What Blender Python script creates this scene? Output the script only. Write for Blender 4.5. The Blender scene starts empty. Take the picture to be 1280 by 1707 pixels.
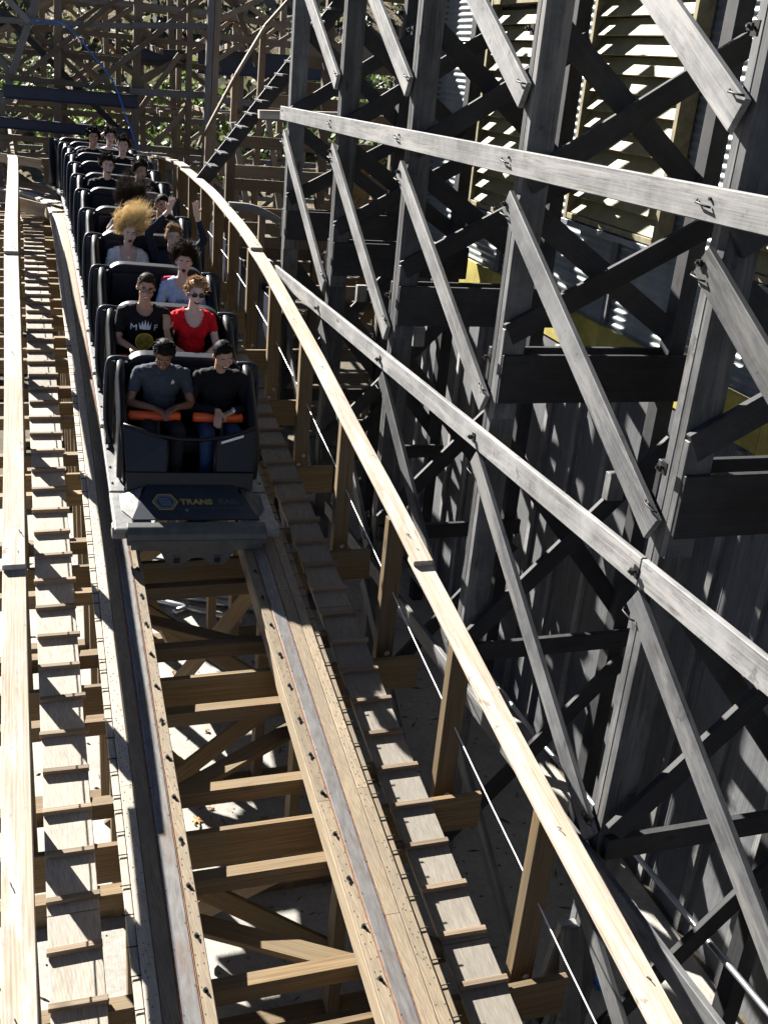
import bpy, bmesh, math, random
from mathutils import Vector, Matrix, Euler, noise
from mathutils.bvhtree import BVHTree
random.seed(11)
SC = bpy.context.scene
COL = SC.collection
V = Vector

# ------------------------------------------------------------------ camera, sky, sun, exposure
cd = bpy.data.cameras.new('camera'); cam = bpy.data.objects.new('camera', cd); COL.objects.link(cam)
cd.sensor_fit = 'VERTICAL'; cd.sensor_height = 36.0; cd.sensor_width = 27.0
cd.lens = 36.36; cd.clip_start = 0.05; cd.clip_end = 2000
right = V((0.94847, -0.30449, 0.08769)); down = V((-0.04386, -0.40025, -0.91536)); fwd = V((0.31381, 0.86434, -0.39298))
cam.matrix_world = Matrix(((right.x, -down.x, -fwd.x, 0), (right.y, -down.y, -fwd.y, 0), (right.z, -down.z, -fwd.z, 4.2405), (0, 0, 0, 1)))
SC.camera = cam
SUN = V((-0.66, 1.35, 1.0)).normalized()
w = bpy.data.worlds.new('World'); SC.world = w; w.use_nodes = True
nt = w.node_tree; bg = nt.nodes['Background']
sky = nt.nodes.new('ShaderNodeTexSky'); sky.sky_type = 'NISHITA'; sky.sun_disc = False; sky.air_density = 0.18; sky.dust_density = 0.0; sky.ozone_density = 0.6
sky.sun_elevation = math.asin(SUN.z); sky.sun_rotation = math.atan2(SUN.x, SUN.y)
nt.links.new(sky.outputs['Color'], bg.inputs['Color']); bg.inputs['Strength'].default_value = 0.05
sd = bpy.data.lights.new('sun', 'SUN'); sd.energy = 5.0; sd.angle = math.radians(0.5); sd.color = (1.0, 0.96, 0.90)
sun = bpy.data.objects.new('sun', sd); COL.objects.link(sun)
sun.rotation_euler = SUN.to_track_quat('Z', 'Y').to_euler(); sun.location = SUN * 40
vs = SC.view_settings; vs.view_transform = 'Standard'; vs.look = 'None'; vs.exposure = 2.2; vs.gamma = 1.0
SC.cycles.use_denoising = True
SC.cycles.max_bounces = 4; SC.cycles.diffuse_bounces = 2; SC.cycles.glossy_bounces = 2; SC.cycles.use_adaptive_sampling = True; SC.cycles.adaptive_threshold = 0.04

# ------------------------------------------------------------------ materials
MATS = {}
class NT:
    def __init__(s, name, rough=0.7, metal=0.0, spec=0.4):
        m = bpy.data.materials.new(name); m.use_nodes = True; s.m = m; s.t = m.node_tree
        s.b = s.t.nodes['Principled BSDF']; s.b.inputs['Roughness'].default_value = rough
        s.b.inputs['Metallic'].default_value = metal; s.b.inputs['Specular IOR Level'].default_value = spec
        MATS[name] = m
    def n(s, typ, **k):
        n = s.t.nodes.new(typ)
        for a, v in k.items():
            if a in n.inputs.keys(): n.inputs[a].default_value = v
            else: setattr(n, a, v)
        return n
    def l(s, a, b): s.t.links.new(a, b)
    def coords(s, scale, rand=True):
        tc = s.n('ShaderNodeTexCoord'); mp = s.n('ShaderNodeMapping'); mp.inputs['Scale'].default_value = scale
        src = tc.outputs['Object']
        if rand:
            oi = s.n('ShaderNodeObjectInfo'); mul = s.n('ShaderNodeVectorMath', operation='SCALE')
            cb = s.n('ShaderNodeCombineXYZ')
            s.l(oi.outputs['Random'], cb.inputs[0]); s.l(oi.outputs['Random'], cb.inputs[1]); s.l(oi.outputs['Random'], cb.inputs[2])
            s.l(cb.outputs[0], mul.inputs[0]); mul.inputs['Scale'].default_value = 37.0
            ad = s.n('ShaderNodeVectorMath', operation='ADD'); s.l(src, ad.inputs[0]); s.l(mul.outputs[0], ad.inputs[1]); src = ad.outputs[0]
        s.l(src, mp.inputs['Vector']); return mp.outputs['Vector']
    def noise(s, vec, scale, detail=3, rough=0.6, dist=0.0):
        n = s.n('ShaderNodeTexNoise', Scale=scale, Detail=detail, Roughness=rough, Distortion=dist); s.l(vec, n.inputs['Vector']); return n.outputs['Fac']
    def ramp(s, fac, stops):
        r = s.n('ShaderNodeValToRGB'); e = r.color_ramp.elements
        while len(e) < len(stops): e.new(0.5)
        for i, (p, c) in enumerate(stops): e[i].position = p; e[i].color = tuple(c) + (1,)
        s.l(fac, r.inputs['Fac']); return r.outputs['Color']
    def mix(s, fac, a, b, mode='MIX'):
        m = s.n('ShaderNodeMix', data_type='RGBA', blend_type=mode)
        ins = [i for i in m.inputs if i.type == 'RGBA']; f = m.inputs[0]
        for tgt, v in ((f, fac), (ins[0], a), (ins[1], b)):
            if hasattr(v, 'is_output'): s.l(v, tgt)
            elif isinstance(v, (int, float)): tgt.default_value = v
            else: tgt.default_value = tuple(v) + (1,)
        return [o for o in m.outputs if o.type == 'RGBA'][0]
    def color(s, c): 
        if hasattr(c, 'is_output'): s.l(c, s.b.inputs['Base Color'])
        else: s.b.inputs['Base Color'].default_value = tuple(c) + (1,)
    def bump(s, h, strength=0.3, dist=0.01):
        b = s.n('ShaderNodeBump'); b.inputs['Strength'].default_value = strength; b.inputs['Distance'].default_value = dist
        s.l(h, b.inputs['Height']); s.l(b.outputs['Normal'], s.b.inputs['Normal'])
def lerp(a, b, t): return tuple(x + (y - x) * t for x, y in zip(a, b))
def wood(name, dark, light, stain, axis=0, rough=0.75, stain_amt=0.5, knots=True, tone=0.35, fib=.6, wear=None):
    k = NT(name, rough, spec=0.25)
    sc = [9.0, 9.0, 9.0]; sc[axis] = 0.55
    v = k.coords(sc)
    g1 = k.noise(v, 2.2, 4, 0.65, 0.8)                       # broad figure
    sc2 = [70.0, 70.0, 70.0]; sc2[axis] = 1.6
    v2 = k.coords(sc2); g2 = k.noise(v2, 1.0, 2, 0.6)          # fine fibres
    wv = k.n('ShaderNodeTexWave', wave_type='RINGS', rings_direction='XYZ'[axis], Scale=2.6, Distortion=5.0, Detail=2.0)
    wv.inputs['Detail Scale'].default_value = 1.2; k.l(v, wv.inputs['Vector'])
    c = k.ramp(g1, [(0.25, dark), (0.75, light)])
    c = k.mix(0.35, c, k.ramp(wv.outputs['Fac'], [(0.15, lerp(dark, light, .15)), (0.6, light)]))
    fm = k.ramp(g2, [(0.25, (fib, fib * .97, fib * .94)), (0.7, (1, 1, 1))])
    c = k.mix(0.8, c, fm, 'MULTIPLY')
    vs_ = k.coords((1.3, 1.3, 1.3)); st = k.noise(vs_, 1.5, 5, 0.7)
    sm = k.ramp(st, [(0.42, (0, 0, 0)), (0.68, (stain_amt,) * 3)])
    c = k.mix(sm, c, stain)
    if wear:
        sw = [5.0, 5.0, 5.0]; sw[axis] = .5; wn = k.noise(k.coords(sw), 1.6, 6, .75, .4); c = k.mix(k.ramp(wn, [(.50, (0, 0, 0)), (.62, (.75,) * 3)]), c, wear)
        sp = k.noise(k.coords((1, 1, 1)), 9, 3, .6); c = k.mix(k.ramp(sp, [(.66, (0, 0, 0)), (.72, (.6,) * 3)]), c, lerp(dark, (0, 0, 0), .5))
    if knots:
        sck = [7.0, 7.0, 7.0]; sck[axis] = 2.4
        vo = k.n('ShaderNodeTexVoronoi', Scale=0.55); k.l(k.coords(sck), vo.inputs['Vector'])
        km = k.ramp(vo.outputs['Distance'], [(0.03, (.9,) * 3), (0.10, (0, 0, 0))])
        c = k.mix(km, c, lerp(dark, (0.03, 0.015, 0.008), .65))
    oi = k.n('ShaderNodeObjectInfo'); mr = k.n('ShaderNodeMapRange'); mr.inputs['To Min'].default_value = 1 - tone; mr.inputs['To Max'].default_value = 1 + tone * .5
    k.l(oi.outputs['Random'], mr.inputs['Value'])
    cb = k.n('ShaderNodeCombineColor'); [k.l(mr.outputs[0], cb.inputs[i]) for i in range(3)]
    c = k.mix(1.0, c, cb.outputs[0], 'MULTIPLY')
    k.color(c); k.bump(g2, 0.35, 0.004); return k.m
wood('pine', (.12, .073, .032), (.25, .172, .088), (.14, .125, .085), 0, stain_amt=.5, fib=.5)
wood('pine_glare_y', (.36, .31, .24), (.52, .47, .39), (.42, .39, .34), 1, stain_amt=.4, knots=False, tone=.1)  # pine lightened with sun glare painted in, for the left rail's outer boards
wood('pine_y', (.20, .155, .10), (.34, .275, .19), (.17, .145, .11), 1, stain_amt=.5, knots=False, tone=.25)
wood('handrail_wood', (.27, .205, .13), (.50, .435, .345), (.36, .335, .30), 0, stain_amt=.5, tone=.12, fib=.5, wear=(.46, .44, .41))
wood('step_wood', (.26, .23, .185), (.42, .385, .325), (.27, .25, .225), 1, stain_amt=.6, tone=.35, knots=False)
wood('cleat_wood', (.17, .12, .08), (.33, .26, .18), (.2, .16, .12), 0, stain_amt=.4)
wood('grey_paint', (.055, .057, .06), (.098, .10, .103), (.15, .152, .152), 0, rough=.6, stain_amt=.7, tone=.4, fib=.5, wear=(.17, .165, .155))
wood('grey_weathered', (.105, .105, .105), (.20, .20, .20), (.28, .28, .275), 0, rough=.7, stain_amt=.7, tone=.3, fib=.42, wear=(.29, .28, .265))
wood('shaded_timber', (.020, .020, .022), (.036, .036, .038), (.06, .06, .06), 0, rough=.65, stain_amt=.5, tone=.3)  # timber darkened so the colour carries the shade of inner trestle and stair
wood('old_timber', (.125, .09, .056), (.235, .182, .122), (.185, .17, .145), 0, stain_amt=.6, tone=.5)
wood('old_grey', (.13, .13, .125), (.23, .23, .225), (.13, .115, .095), 0, stain_amt=.5, tone=.3)
wood('board_wall', (.075, .078, .082), (.155, .16, .165), (.055, .057, .06), 2, rough=.7, stain_amt=.6, tone=.2, knots=True)
def simple(name, col, rough=.6, metal=0., spec=.4, var=.0, scale=8., bump=0., coat=0.):
    k = NT(name, rough, metal, spec)
    if var or bump:
        f = k.noise(k.coords((1, 1, 1)), scale, 4, .65)
        k.color(k.ramp(f, [(.3, lerp(col, (0, 0, 0), var)), (.7, tuple(min(.9, q * (1 + var * .7)) for q in col))]))
        if bump: k.bump(f, bump, .01)
    else: k.color(col)
    if coat: k.b.inputs['Coat Weight'].default_value = coat; k.b.inputs['Coat Roughness'].default_value = .15
    return k.m
k = NT('steel_strap', .5, .35); v = k.coords((9, .35, 9)); a = k.noise(v, 5, 4, .7); b = k.noise(k.coords((1, 1, 1)), 2.2, 5, .7)
c = k.ramp(a, [(.3, (.10, .095, .09)), (.7, (.19, .185, .18))]); k.color(k.mix(k.ramp(b, [(.52, (0, 0, 0)), (.75, (.6,) * 3)]), c, (.12, .065, .035)))
simple('steel_polished', (.22, .27, .38), .3, .8, var=.2, scale=20)
simple('rust', (.23, .10, .045), .85, var=.5, scale=30)
simple('black_iron', (.025, .024, .024), .5, .6, var=.3)
simple('galvanised', (.42, .44, .46), .35, .8, var=.25, scale=6)
simple('nail', (.05, .04, .03), .7)
simple('cable_steel', (.75, .75, .74), .4, .3)
simple('navy_steel', (.012, .018, .036), .45, .2, var=.3, scale=3)
simple('yellow_paint', (.30, .25, .055), .6, var=.4, scale=3, bump=.1)
simple('louver_cream', (.22, .19, .085), .6, var=.25, scale=5)
simple('frame_wood', (.19, .16, .09), .7, var=.4, scale=12)
simple('void_black', (.012, .012, .012), .9)
k = NT('corrugated', .38, .35)
f = k.noise(k.coords((1, 1, .4), False), 2.5, 5, .7)
k.color(k.ramp(f, [(.3, (.13, .15, .16)), (.7, (.27, .295, .305))]))
k = NT('concrete', .9, spec=.2); v = k.coords((1, 1, 1), False)
a = k.noise(v, .8, 6, .7); b = k.noise(v, 22, 4, .7)
c = k.ramp(a, [(.3, (.22, .21, .185)), (.7, (.40, .385, .355))]); c = k.mix(.5, c, k.ramp(b, [(.3, (.55, .52, .48)), (.65, (1, 1, 1))]), 'MULTIPLY')
wv = k.n('ShaderNodeTexWave', Scale=14.0, Distortion=2.5, Detail=2.0); k.l(v, wv.inputs['Vector'])
c = k.mix(.25, c, k.ramp(wv.outputs['Fac'], [(.2, (.7, .7, .68)), (.6, (1, 1, 1))]), 'MULTIPLY'); k.color(c); k.bump(b, .4, .01)
k = NT('dirt', .95, spec=.1); v = k.coords((1, 1, 1), False); a = k.noise(v, .25, 6, .7); b = k.noise(v, 5, 5, .7)
c = k.ramp(a, [(.35, (.085, .075, .055)), (.6, (.14, .12, .09)), (.75, (.06, .065, .035))]); k.color(k.mix(.5, c, k.ramp(b, [(.3, (.5, .5, .5)), (.7, (1, 1, 1))]), 'MULTIPLY')); k.bump(b, .5, .05)
k = NT('hill_soil', .95, spec=.1); v = k.coords((1, 1, 1), False); a = k.noise(v, .12, 8, .75); b = k.noise(v, 1.3, 6, .75)
c = k.ramp(a, [(.35, (.16, .13, .085)), (.6, (.30, .24, .16)), (.75, (.12, .12, .06))]); k.color(k.mix(.7, c, k.ramp(b, [(.35, (.35, .36, .3)), (.65, (1, 1, 1))]), 'MULTIPLY')); k.bump(b, .8, .4)
def leafmat(name, c1, c2):
    k = NT(name, .6, spec=.3); oi = k.noise(k.coords((1, 1, 1), False), 1.7, 3, .6)
    k.color(k.ramp(oi, [(.3, c1), (.7, c2)])); k.b.inputs['Subsurface Weight'].default_value = 0
    tr = k.n('ShaderNodeBsdfTranslucent'); ms = k.n('ShaderNodeMixShader'); ms.inputs[0].default_value = .35
    tr.inputs['Color'].default_value = tuple(x * 1.4 for x in c2) + (1,)
    out = k.t.nodes['Material Output']; k.l(k.b.outputs[0], ms.inputs[1]); k.l(tr.outputs[0], ms.inputs[2]); k.l(ms.outputs[0], out.inputs['Surface'])
leafmat('leaf_bright', (.035, .065, .015), (.085, .125, .03)); leafmat('leaf_dark', (.02, .036, .014), (.045, .07, .026)); leafmat('scrub', (.045, .055, .03), (.10, .10, .055))
simple('bark', (.10, .075, .05), .9, var=.4)
simple('dead_leaf', (.28, .15, .06), .8, var=.4)
# train
simple('car_black', (.006, .0065, .009), .42, 0, .3, var=.3, scale=6, coat=.06)
simple('seat_pad', (.006, .008, .014), .5, 0, .3)
simple('car_navy', (.016, .022, .034), .5, 0, .35, var=.25, scale=12)
simple('orange_pad', (.80, .10, .015), .42, spec=.5)
simple('deck_grey', (.20, .20, .195), .5, .3, var=.3, scale=16, bump=.05)
simple('bumper_grey', (.085, .088, .085), .55, .2, var=.25, scale=9)
simple('logo_yellow', (.30, .245, .07), .6); simple('logo_blue', (.11, .14, .20), .6); simple('logo_dim', (.055, .06, .07), .6); simple('white_mark', (.8, .8, .78), .5)
simple('tyre_black', (.015, .015, .015), .7)
simple('hose_blue', (.01, .12, .45), .4)
simple('litter_blue', (.03, .12, .4), .5); simple('litter_red', (.45, .05, .05), .5)
# people
for n, c in dict(skin_deep=(.19, .095, .055), skin_tan=(.44, .26, .175), skin_fair=(.62, .42, .33), skin_pale=(.68, .47, .39)).items(): simple(n, c, .5, spec=.35)
for n, c in dict(cloth_charcoal=(.045, .055, .07), cloth_black=(.010, .010, .012), cloth_red=(.62, .012, .02), cloth_blue=(.42, .52, .72), cloth_navy=(.02, .022, .04), cloth_grey=(.16, .15, .15), denim=(.035, .06, .13), cloth_dark=(.02, .02, .024), cloth_pink=(.55, .05, .10)).items(): simple(n, c, .85, spec=.15, var=.18, scale=30, bump=.15)
simple('cloth_white', (.72, .72, .74), .9, spec=.1, var=.25, scale=70, bump=.6)
for n, c in dict(hair_black=(.007, .006, .0055), hair_brown=(.028, .017, .011), hair_blonde=(.62, .45, .20), hair_red=(.30, .17, .08), hair_lbrown=(.16, .085, .04)).items(): simple(n, c, .7, spec=.12, var=.35, scale=30)
simple('eye_white', (.75, .73, .70), .3); simple('eye_dark', (.02, .015, .012), .2); simple('lips', (.30, .08, .07), .4); simple('mouth_dark', (.06, .012, .012), .5); simple('teeth', (.8, .78, .72), .3)
simple('lens_black', (.006, .006, .007), .12, spec=.6); simple('watch_metal', (.5, .5, .5), .25, .9); simple('pearl', (.85, .83, .80), .2)
simple('print_white', (.7, .7, .72), .8); simple('print_yellow', (.75, .58, .05), .8); simple('print_gold', (.30, .22, .03), .8, var=.7, scale=22); simple('print_blue', (.06, .09, .25), .8)

# ------------------------------------------------------------------ helpers
def link(o): COL.objects.link(o); return o
def thing(name, label, cat, loc=(0, 0, 0), group=None, kind=None):
    o = bpy.data.objects.new(name, None); o.location = loc; o.empty_display_size = .1; link(o); return tag(o, label, cat, group, kind)
def tag(o, label=None, cat=None, group=None, kind=None):
    if label: o['label'] = label
    if cat: o['category'] = cat
    if group: o['group'] = group
    if kind: o['kind'] = kind
    return o
def mk(name, verts, faces, mat, parent=None, smooth=False, M=None):
    me = bpy.data.meshes.new(name); me.from_pydata([tuple(v) for v in verts], [], faces); me.update()
    if smooth: me.polygons.foreach_set('use_smooth', [True] * len(me.polygons))
    return mo(name, me, mat, parent, M)
def mo(name, me, mat, parent=None, M=None):
    if mat and not me.materials: me.materials.append(MATS[mat])
    o = link(bpy.data.objects.new(name, me))
    if M is not None: o.matrix_basis = M
    if parent is not None:
        o.parent = parent
        if parent.rotation_euler[:] == (0, 0, 0) and parent.type == 'EMPTY': o.matrix_parent_inverse = Matrix.Translation(-parent.location)
    return o
def sub(name, me_or_v, faces, mat, parent, M=None):     # sub-part placed in the same space as its (unmoved) parent mesh
    o = mk(name, me_or_v, faces, mat, None, M=M); o.parent = parent; o.matrix_parent_inverse = parent.matrix_basis.inverted(); return o
BOX = {}
def box_mesh(lx, ly, lz, ch, mat):
    key = (round(lx, 3), round(ly, 3), round(lz, 3), ch, mat)
    if key in BOX: return BOX[key]
    h = (lx / 2, ly / 2, lz / 2); c = min(ch, min(h) * .45); vs_ = []; idx = {}
    for sx in (-1, 1):
        for sy in (-1, 1):
            for sz in (-1, 1):
                for a in range(3):
                    p = [h[i] - (0 if i == a else c) for i in range(3)]
                    idx[(sx, sy, sz, a)] = len(vs_); vs_.append((p[0] * sx, p[1] * sy, p[2] * sz))
    F = []
    for a in range(3):
        b, d = (a + 1) % 3, (a + 2) % 3
        for s in (-1, 1):
            q = []
            for sb, sd_ in ((-1, -1), (1, -1), (1, 1), (-1, 1)):
                t = [0, 0, 0]; t[a] = s; t[b] = sb; t[d] = sd_; q.append(idx[(*t, a)])
            F.append(q if s > 0 else q[::-1])
        for sb in (-1, 1):
            for sd_ in (-1, 1):          # chamfer along axis a between faces b and d
                t0 = [0, 0, 0]; t0[a] = -1; t0[b] = sb; t0[d] = sd_; t1 = list(t0); t1[a] = 1
                q = [idx[(*t0, b)], idx[(*t1, b)], idx[(*t1, d)], idx[(*t0, d)]]
                F.append(q if sb * sd_ < 0 else q[::-1])
    for sx in (-1, 1):
        for sy in (-1, 1):
            for sz in (-1, 1):
                q = [idx[(sx, sy, sz, a)] for a in range(3)]; F.append(q if sx * sy * sz > 0 else q[::-1])
    me = bpy.data.meshes.new('timber'); me.from_pydata(vs_, [], F); me.update(); me.materials.append(MATS[mat]); BOX[key] = me; return me
def orient(p0, p1, up=(0, 0, 1)):
    p0, p1 = V(p0), V(p1); x = (p1 - p0).normalized(); u = V(up)
    if abs(x.dot(u)) > .99: u = V((0, 1, 0))
    y = u.cross(x).normalized(); z = x.cross(y); c = (p0 + p1) / 2
    return Matrix(((x.x, y.x, z.x, c.x), (x.y, y.y, z.y, c.y), (x.z, y.z, z.z, c.z), (0, 0, 0, 1))), (p1 - p0).length
def beam(name, p0, p1, w, h, mat, parent=None, up=(0, 0, 1), ch=.004):
    M, L = orient(p0, p1, up); return mo(name, box_mesh(L, w, h, ch, mat), None, parent, M)
def tube_data(pts, r, n=8, closed=False, cap=True):
    pts = [V(p) for p in pts]; rs = r if isinstance(r, (list, tuple)) else [r] * len(pts); VV = []; F = []
    prev = None
    for i, p in enumerate(pts):
        a = pts[(i - 1) % len(pts)] if (closed or i > 0) else p; b = pts[(i + 1) % len(pts)] if (closed or i < len(pts) - 1) else p
        t = (b - a).normalized()
        if prev is None: u = t.orthogonal().normalized()
        else: u = (prev - t * prev.dot(t)).normalized()
        prev = u; v = t.cross(u)
        for j in range(n): an = 2 * math.pi * j / n; VV.append(p + (u * math.cos(an) + v * math.sin(an)) * rs[i])
    m = len(pts)
    for i in range(m if closed else m - 1):
        for j in range(n): F.append((i * n + j, i * n + (j + 1) % n, ((i + 1) % m) * n + (j + 1) % n, ((i + 1) % m) * n + j))
    if cap and not closed: F.append(tuple(range(n - 1, -1, -1))); F.append(tuple((m - 1) * n + j for j in range(n)))
    return VV, F
def tube(name, pts, r, mat, parent=None, n=8, M=None): VV, F = tube_data(pts, r, n); return mk(name, VV, F, mat, parent, True, M)
def prism(name, poly, d0, d1, mat, parent=None, axis=1, M=None):
    """extrude a 2D polygon along an axis; poly in the two other axes"""
    def P(a, b, d): 
        q = [a, b]; q.insert(axis, d); return tuple(q)
    n = len(poly); VV = [P(a, b, d0) for a, b in poly] + [P(a, b, d1) for a, b in poly]
    F = [tuple(range(n)), tuple(range(2 * n - 1, n - 1, -1))] + [(i, i + n, (i + 1) % n + n, (i + 1) % n) for i in range(n)]
    o = mk(name, VV, F, mat, parent, False, M); bm = bmesh.new(); bm.from_mesh(o.data); bmesh.ops.recalc_face_normals(bm, faces=bm.faces); bm.to_mesh(o.data); bm.free(); return o
def bevel(o, wd, seg=2):
    bm = bmesh.new(); bm.from_mesh(o.data); bmesh.ops.bevel(bm, geom=bm.edges[:], offset=wd, segments=seg, affect='EDGES', profile=.6); bm.to_mesh(o.data); bm.free(); return o
def arr(*a): return [V(x) for x in a]

# ------------------------------------------------------------------ track path
ZT = {-4: -1.3, -3: -1.18, -2: -1.06, -1: -.93, 0: -.80, 1: -.645, 2: -.49, 3: -.335, 4: -.173, 5: 0, 6: .189, 7: .389, 8: .593, 9: .792, 10: .979, 11: 1.144, 12: 1.283, 13: 1.393, 14: 1.479, 15: 1.543, 16: 1.59, 17: 1.612, 18: 1.612, 19: 1.60, 20: 1.58, 21: 1.55, 22: 1.50, 23: 1.44, 24: 1.37, 25: 1.28, 26: 1.2, 27: 1.1, 28: 1.0, 29: .9, 30: .8}
def TZ(s):
    i = math.floor(s); t = s - i; g = lambda j: ZT[max(-4, min(30, j))]
    a, b, c, d = g(i - 1), g(i), g(i + 1), g(i + 2)
    return b + .5 * t * (c - a + t * (2 * a - 5 * b + 4 * c - d + t * (3 * (b - c) + d - a)))
XC, SCURVE, RAD = 1.15, 18.6, 9.0
def path(s, X=XC, h=0.0):
    """point beside the track centre line: lateral position X (as on the straight), h above the rail tops"""
    z = TZ(s); sl = (TZ(s + .05) - TZ(s - .05)) / .1
    ph = max(0, (s - SCURVE) / RAD)
    cx = XC - RAD * (1 - math.cos(ph)); cy = s if ph == 0 else SCURVE + RAD * math.sin(ph)
    r = V((math.cos(ph), math.sin(ph), 0)); t = V((-math.sin(ph), math.cos(ph), sl)).normalized(); n = r.cross(t)
    return V((cx, cy, z)) + r * (X - XC) + V((0, 0, h))
def frame(s):
    o = path(s); t = (path(s + .05) - path(s - .05)).normalized(); r = (path(s, XC + 1) - o).normalized(); n = r.cross(t).normalized()
    return o, r, t, n
def sweep(name, sec, s0, s1, mat, parent, step=.5):
    """sweep a cross-section polygon [(X, h)...] (counter-clockwise seen from the near end) along the track"""
    m = max(2, int((s1 - s0) / step) + 1); VV = []; F = []; n = len(sec)
    for i in range(m):
        s = s0 + (s1 - s0) * i / (m - 1)
        for X, h in sec: VV.append(path(s, X, h))
    for i in range(m - 1):
        for j in range(n): F.append((i * n + j, i * n + (j + 1) % n, (i + 1) * n + (j + 1) % n, (i + 1) * n + j))
    F.append(tuple(range(n - 1, -1, -1))); F.append(tuple((m - 1) * n + j for j in range(n)))
    o = mk(name, VV, F, mat, parent)
    bm = bmesh.new(); bm.from_mesh(o.data); bmesh.ops.recalc_face_normals(bm, faces=bm.faces); bm.to_mesh(o.data); bm.free(); return o
def rect(x0, x1, z0, z1, c=.004): return [(x0 + c, z0), (x1 - c, z0), (x1, z0 + c), (x1, z1 - c), (x1 - c, z1), (x0 + c, z1), (x0, z1 - c), (x0, z0 + c)]
GZ = -2.2

# ------------------------------------------------------------------ ground and hillside
o = mk('ground', [(-300, -60, GZ), (300, -60, GZ), (300, 60, GZ), (-300, 60, GZ)], [(0, 1, 2, 3)], 'dirt'); tag(o, kind='structure')
o = mk('concrete_pad', [(-4, 1, GZ + .004), (4.9, 1, GZ + .004), (4.9, 15, GZ + .004), (-4, 15, GZ + .004)], [(0, 1, 2, 3)], 'concrete'); tag(o, kind='structure')
def hz(x, y):
    t = max(0, (y - 48) / 120); base = 62 * (t ** 1.15 if t > 0 else 0) * (.85 + .3 * noise.noise(V((x * .012, y * .012, 3))))
    return GZ - .05 + base + (4.5 * noise.noise(V((x * .05, y * .05, 0))) + 1.6 * noise.noise(V((x * .15, y * .15, 5)))) * min(1, t * 3)
nx, ny = 90, 60; VV = []; F = []
for j in range(ny):
    for i in range(nx):
        x = -220 + 440 * i / (nx - 1); y = 46 + 190 * j / (ny - 1); VV.append((x, y, hz(x, y)))
for j in range(ny - 1):
    for i in range(nx - 1): F.append((j * nx + i, j * nx + i + 1, (j + 1) * nx + i + 1, (j + 1) * nx + i))
tag(mk('hillside', VV, F, 'hill_soil', None, True), kind='structure')
VV = []; F = []
def tuft(p, r, n, lf):
    for _ in range(n):
        d = V((random.gauss(0, 1), random.gauss(0, 1), abs(random.gauss(0, .8)))).normalized() * r * random.uniform(.35, 1)
        c = V(p) + d * V((1, 1, .8)).length / 1.62; c.z = max(c.z, p[2])
        a = V((random.gauss(0, 1), random.gauss(0, 1), random.gauss(0, 1))).normalized(); b = a.orthogonal().normalized(); s = lf * random.uniform(.6, 1.3)
        k0 = len(VV); VV.extend([c + a * s, c + b * s * .7, c - a * s, c - b * s * .7]); F.append((k0, k0 + 1, k0 + 2, k0 + 3))
for _ in range(2600):
    y = 52 + 120 * random.random() ** 1.3; x = random.uniform(-.45, .75) * y; r = random.uniform(.5, 1.5)
    tuft((x, y, hz(x, y)), r, 26, r * .28)
tag(mk('hill_scrub', VV, F, 'scrub'), 'grey green scrub bushes dotted over the far hillside', 'scrub', kind='stuff')
def tree(x, y, h, cr, mat, label, n=1700, zt=GZ):
    t = thing('tree', label, 'tree', (x, y, zt), 'trees beyond the far trestle')
    VT = []; FT = []; limbs = []
    def add(pts, r):
        a, b = tube_data(pts, r, 7); k0 = len(VT); VT.extend(a); FT.extend([tuple(i + k0 for i in f) for f in b])
    add([(x, y, zt), (x + .1, y, zt + h * .3), (x - .05, y + .1, zt + h * .62)], [.2, .15, .07])
    cs = []
    for i in range(7):
        a = i * 2.4 + random.random(); e = V((x + math.cos(a) * cr * .6, y + math.sin(a) * cr * .6, zt + h * random.uniform(.55, .9))); cs.append(e)
        s0 = V((x, y, zt + h * random.uniform(.28, .5))); add([s0, s0.lerp(e, .5) + V((0, 0, .15)), e], [.08, .05, .02])
    cs.append(V((x, y, zt + h * .8)))
    mk('trunk', VT, FT, 'bark', t, True)
    global VV, F
    VV = []; F = []
    for c in cs:
        for _ in range(5): tuft(c + V((random.gauss(0, cr * .25), random.gauss(0, cr * .25), random.gauss(0, cr * .18))), cr * random.uniform(.22, .4), n // 40, .11)
    mk('crown', VV, F, mat, t)
tree(5.0, 33, 5.6, 2.0, 'leaf_bright', 'bright green leafy tree behind the thick brown trestle post')
tree(1.6, 36, 5.2, 2.2, 'leaf_bright', 'bright green tree showing through the lattice under the blue beam')
tree(-.6, 40, 6.4, 2.6, 'leaf_dark', 'dark green tree behind the leaning grey timber')
tree(8.3, 36, 4.4, 1.7, 'leaf_dark', 'dark green tree beyond the timber stair')
tree(9.6, 29, 6.2, 1.8, 'leaf_bright', 'bright green tree glimpsed between grey trestle posts', 1500)
tree(3.2, 44, 4.5, 2.2, 'leaf_dark', 'low dark tree at the foot of the hill')
tree(12.5, 42, 6.5, 2.6, 'leaf_dark', 'wide dark tree beyond the brown plank tower')

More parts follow.
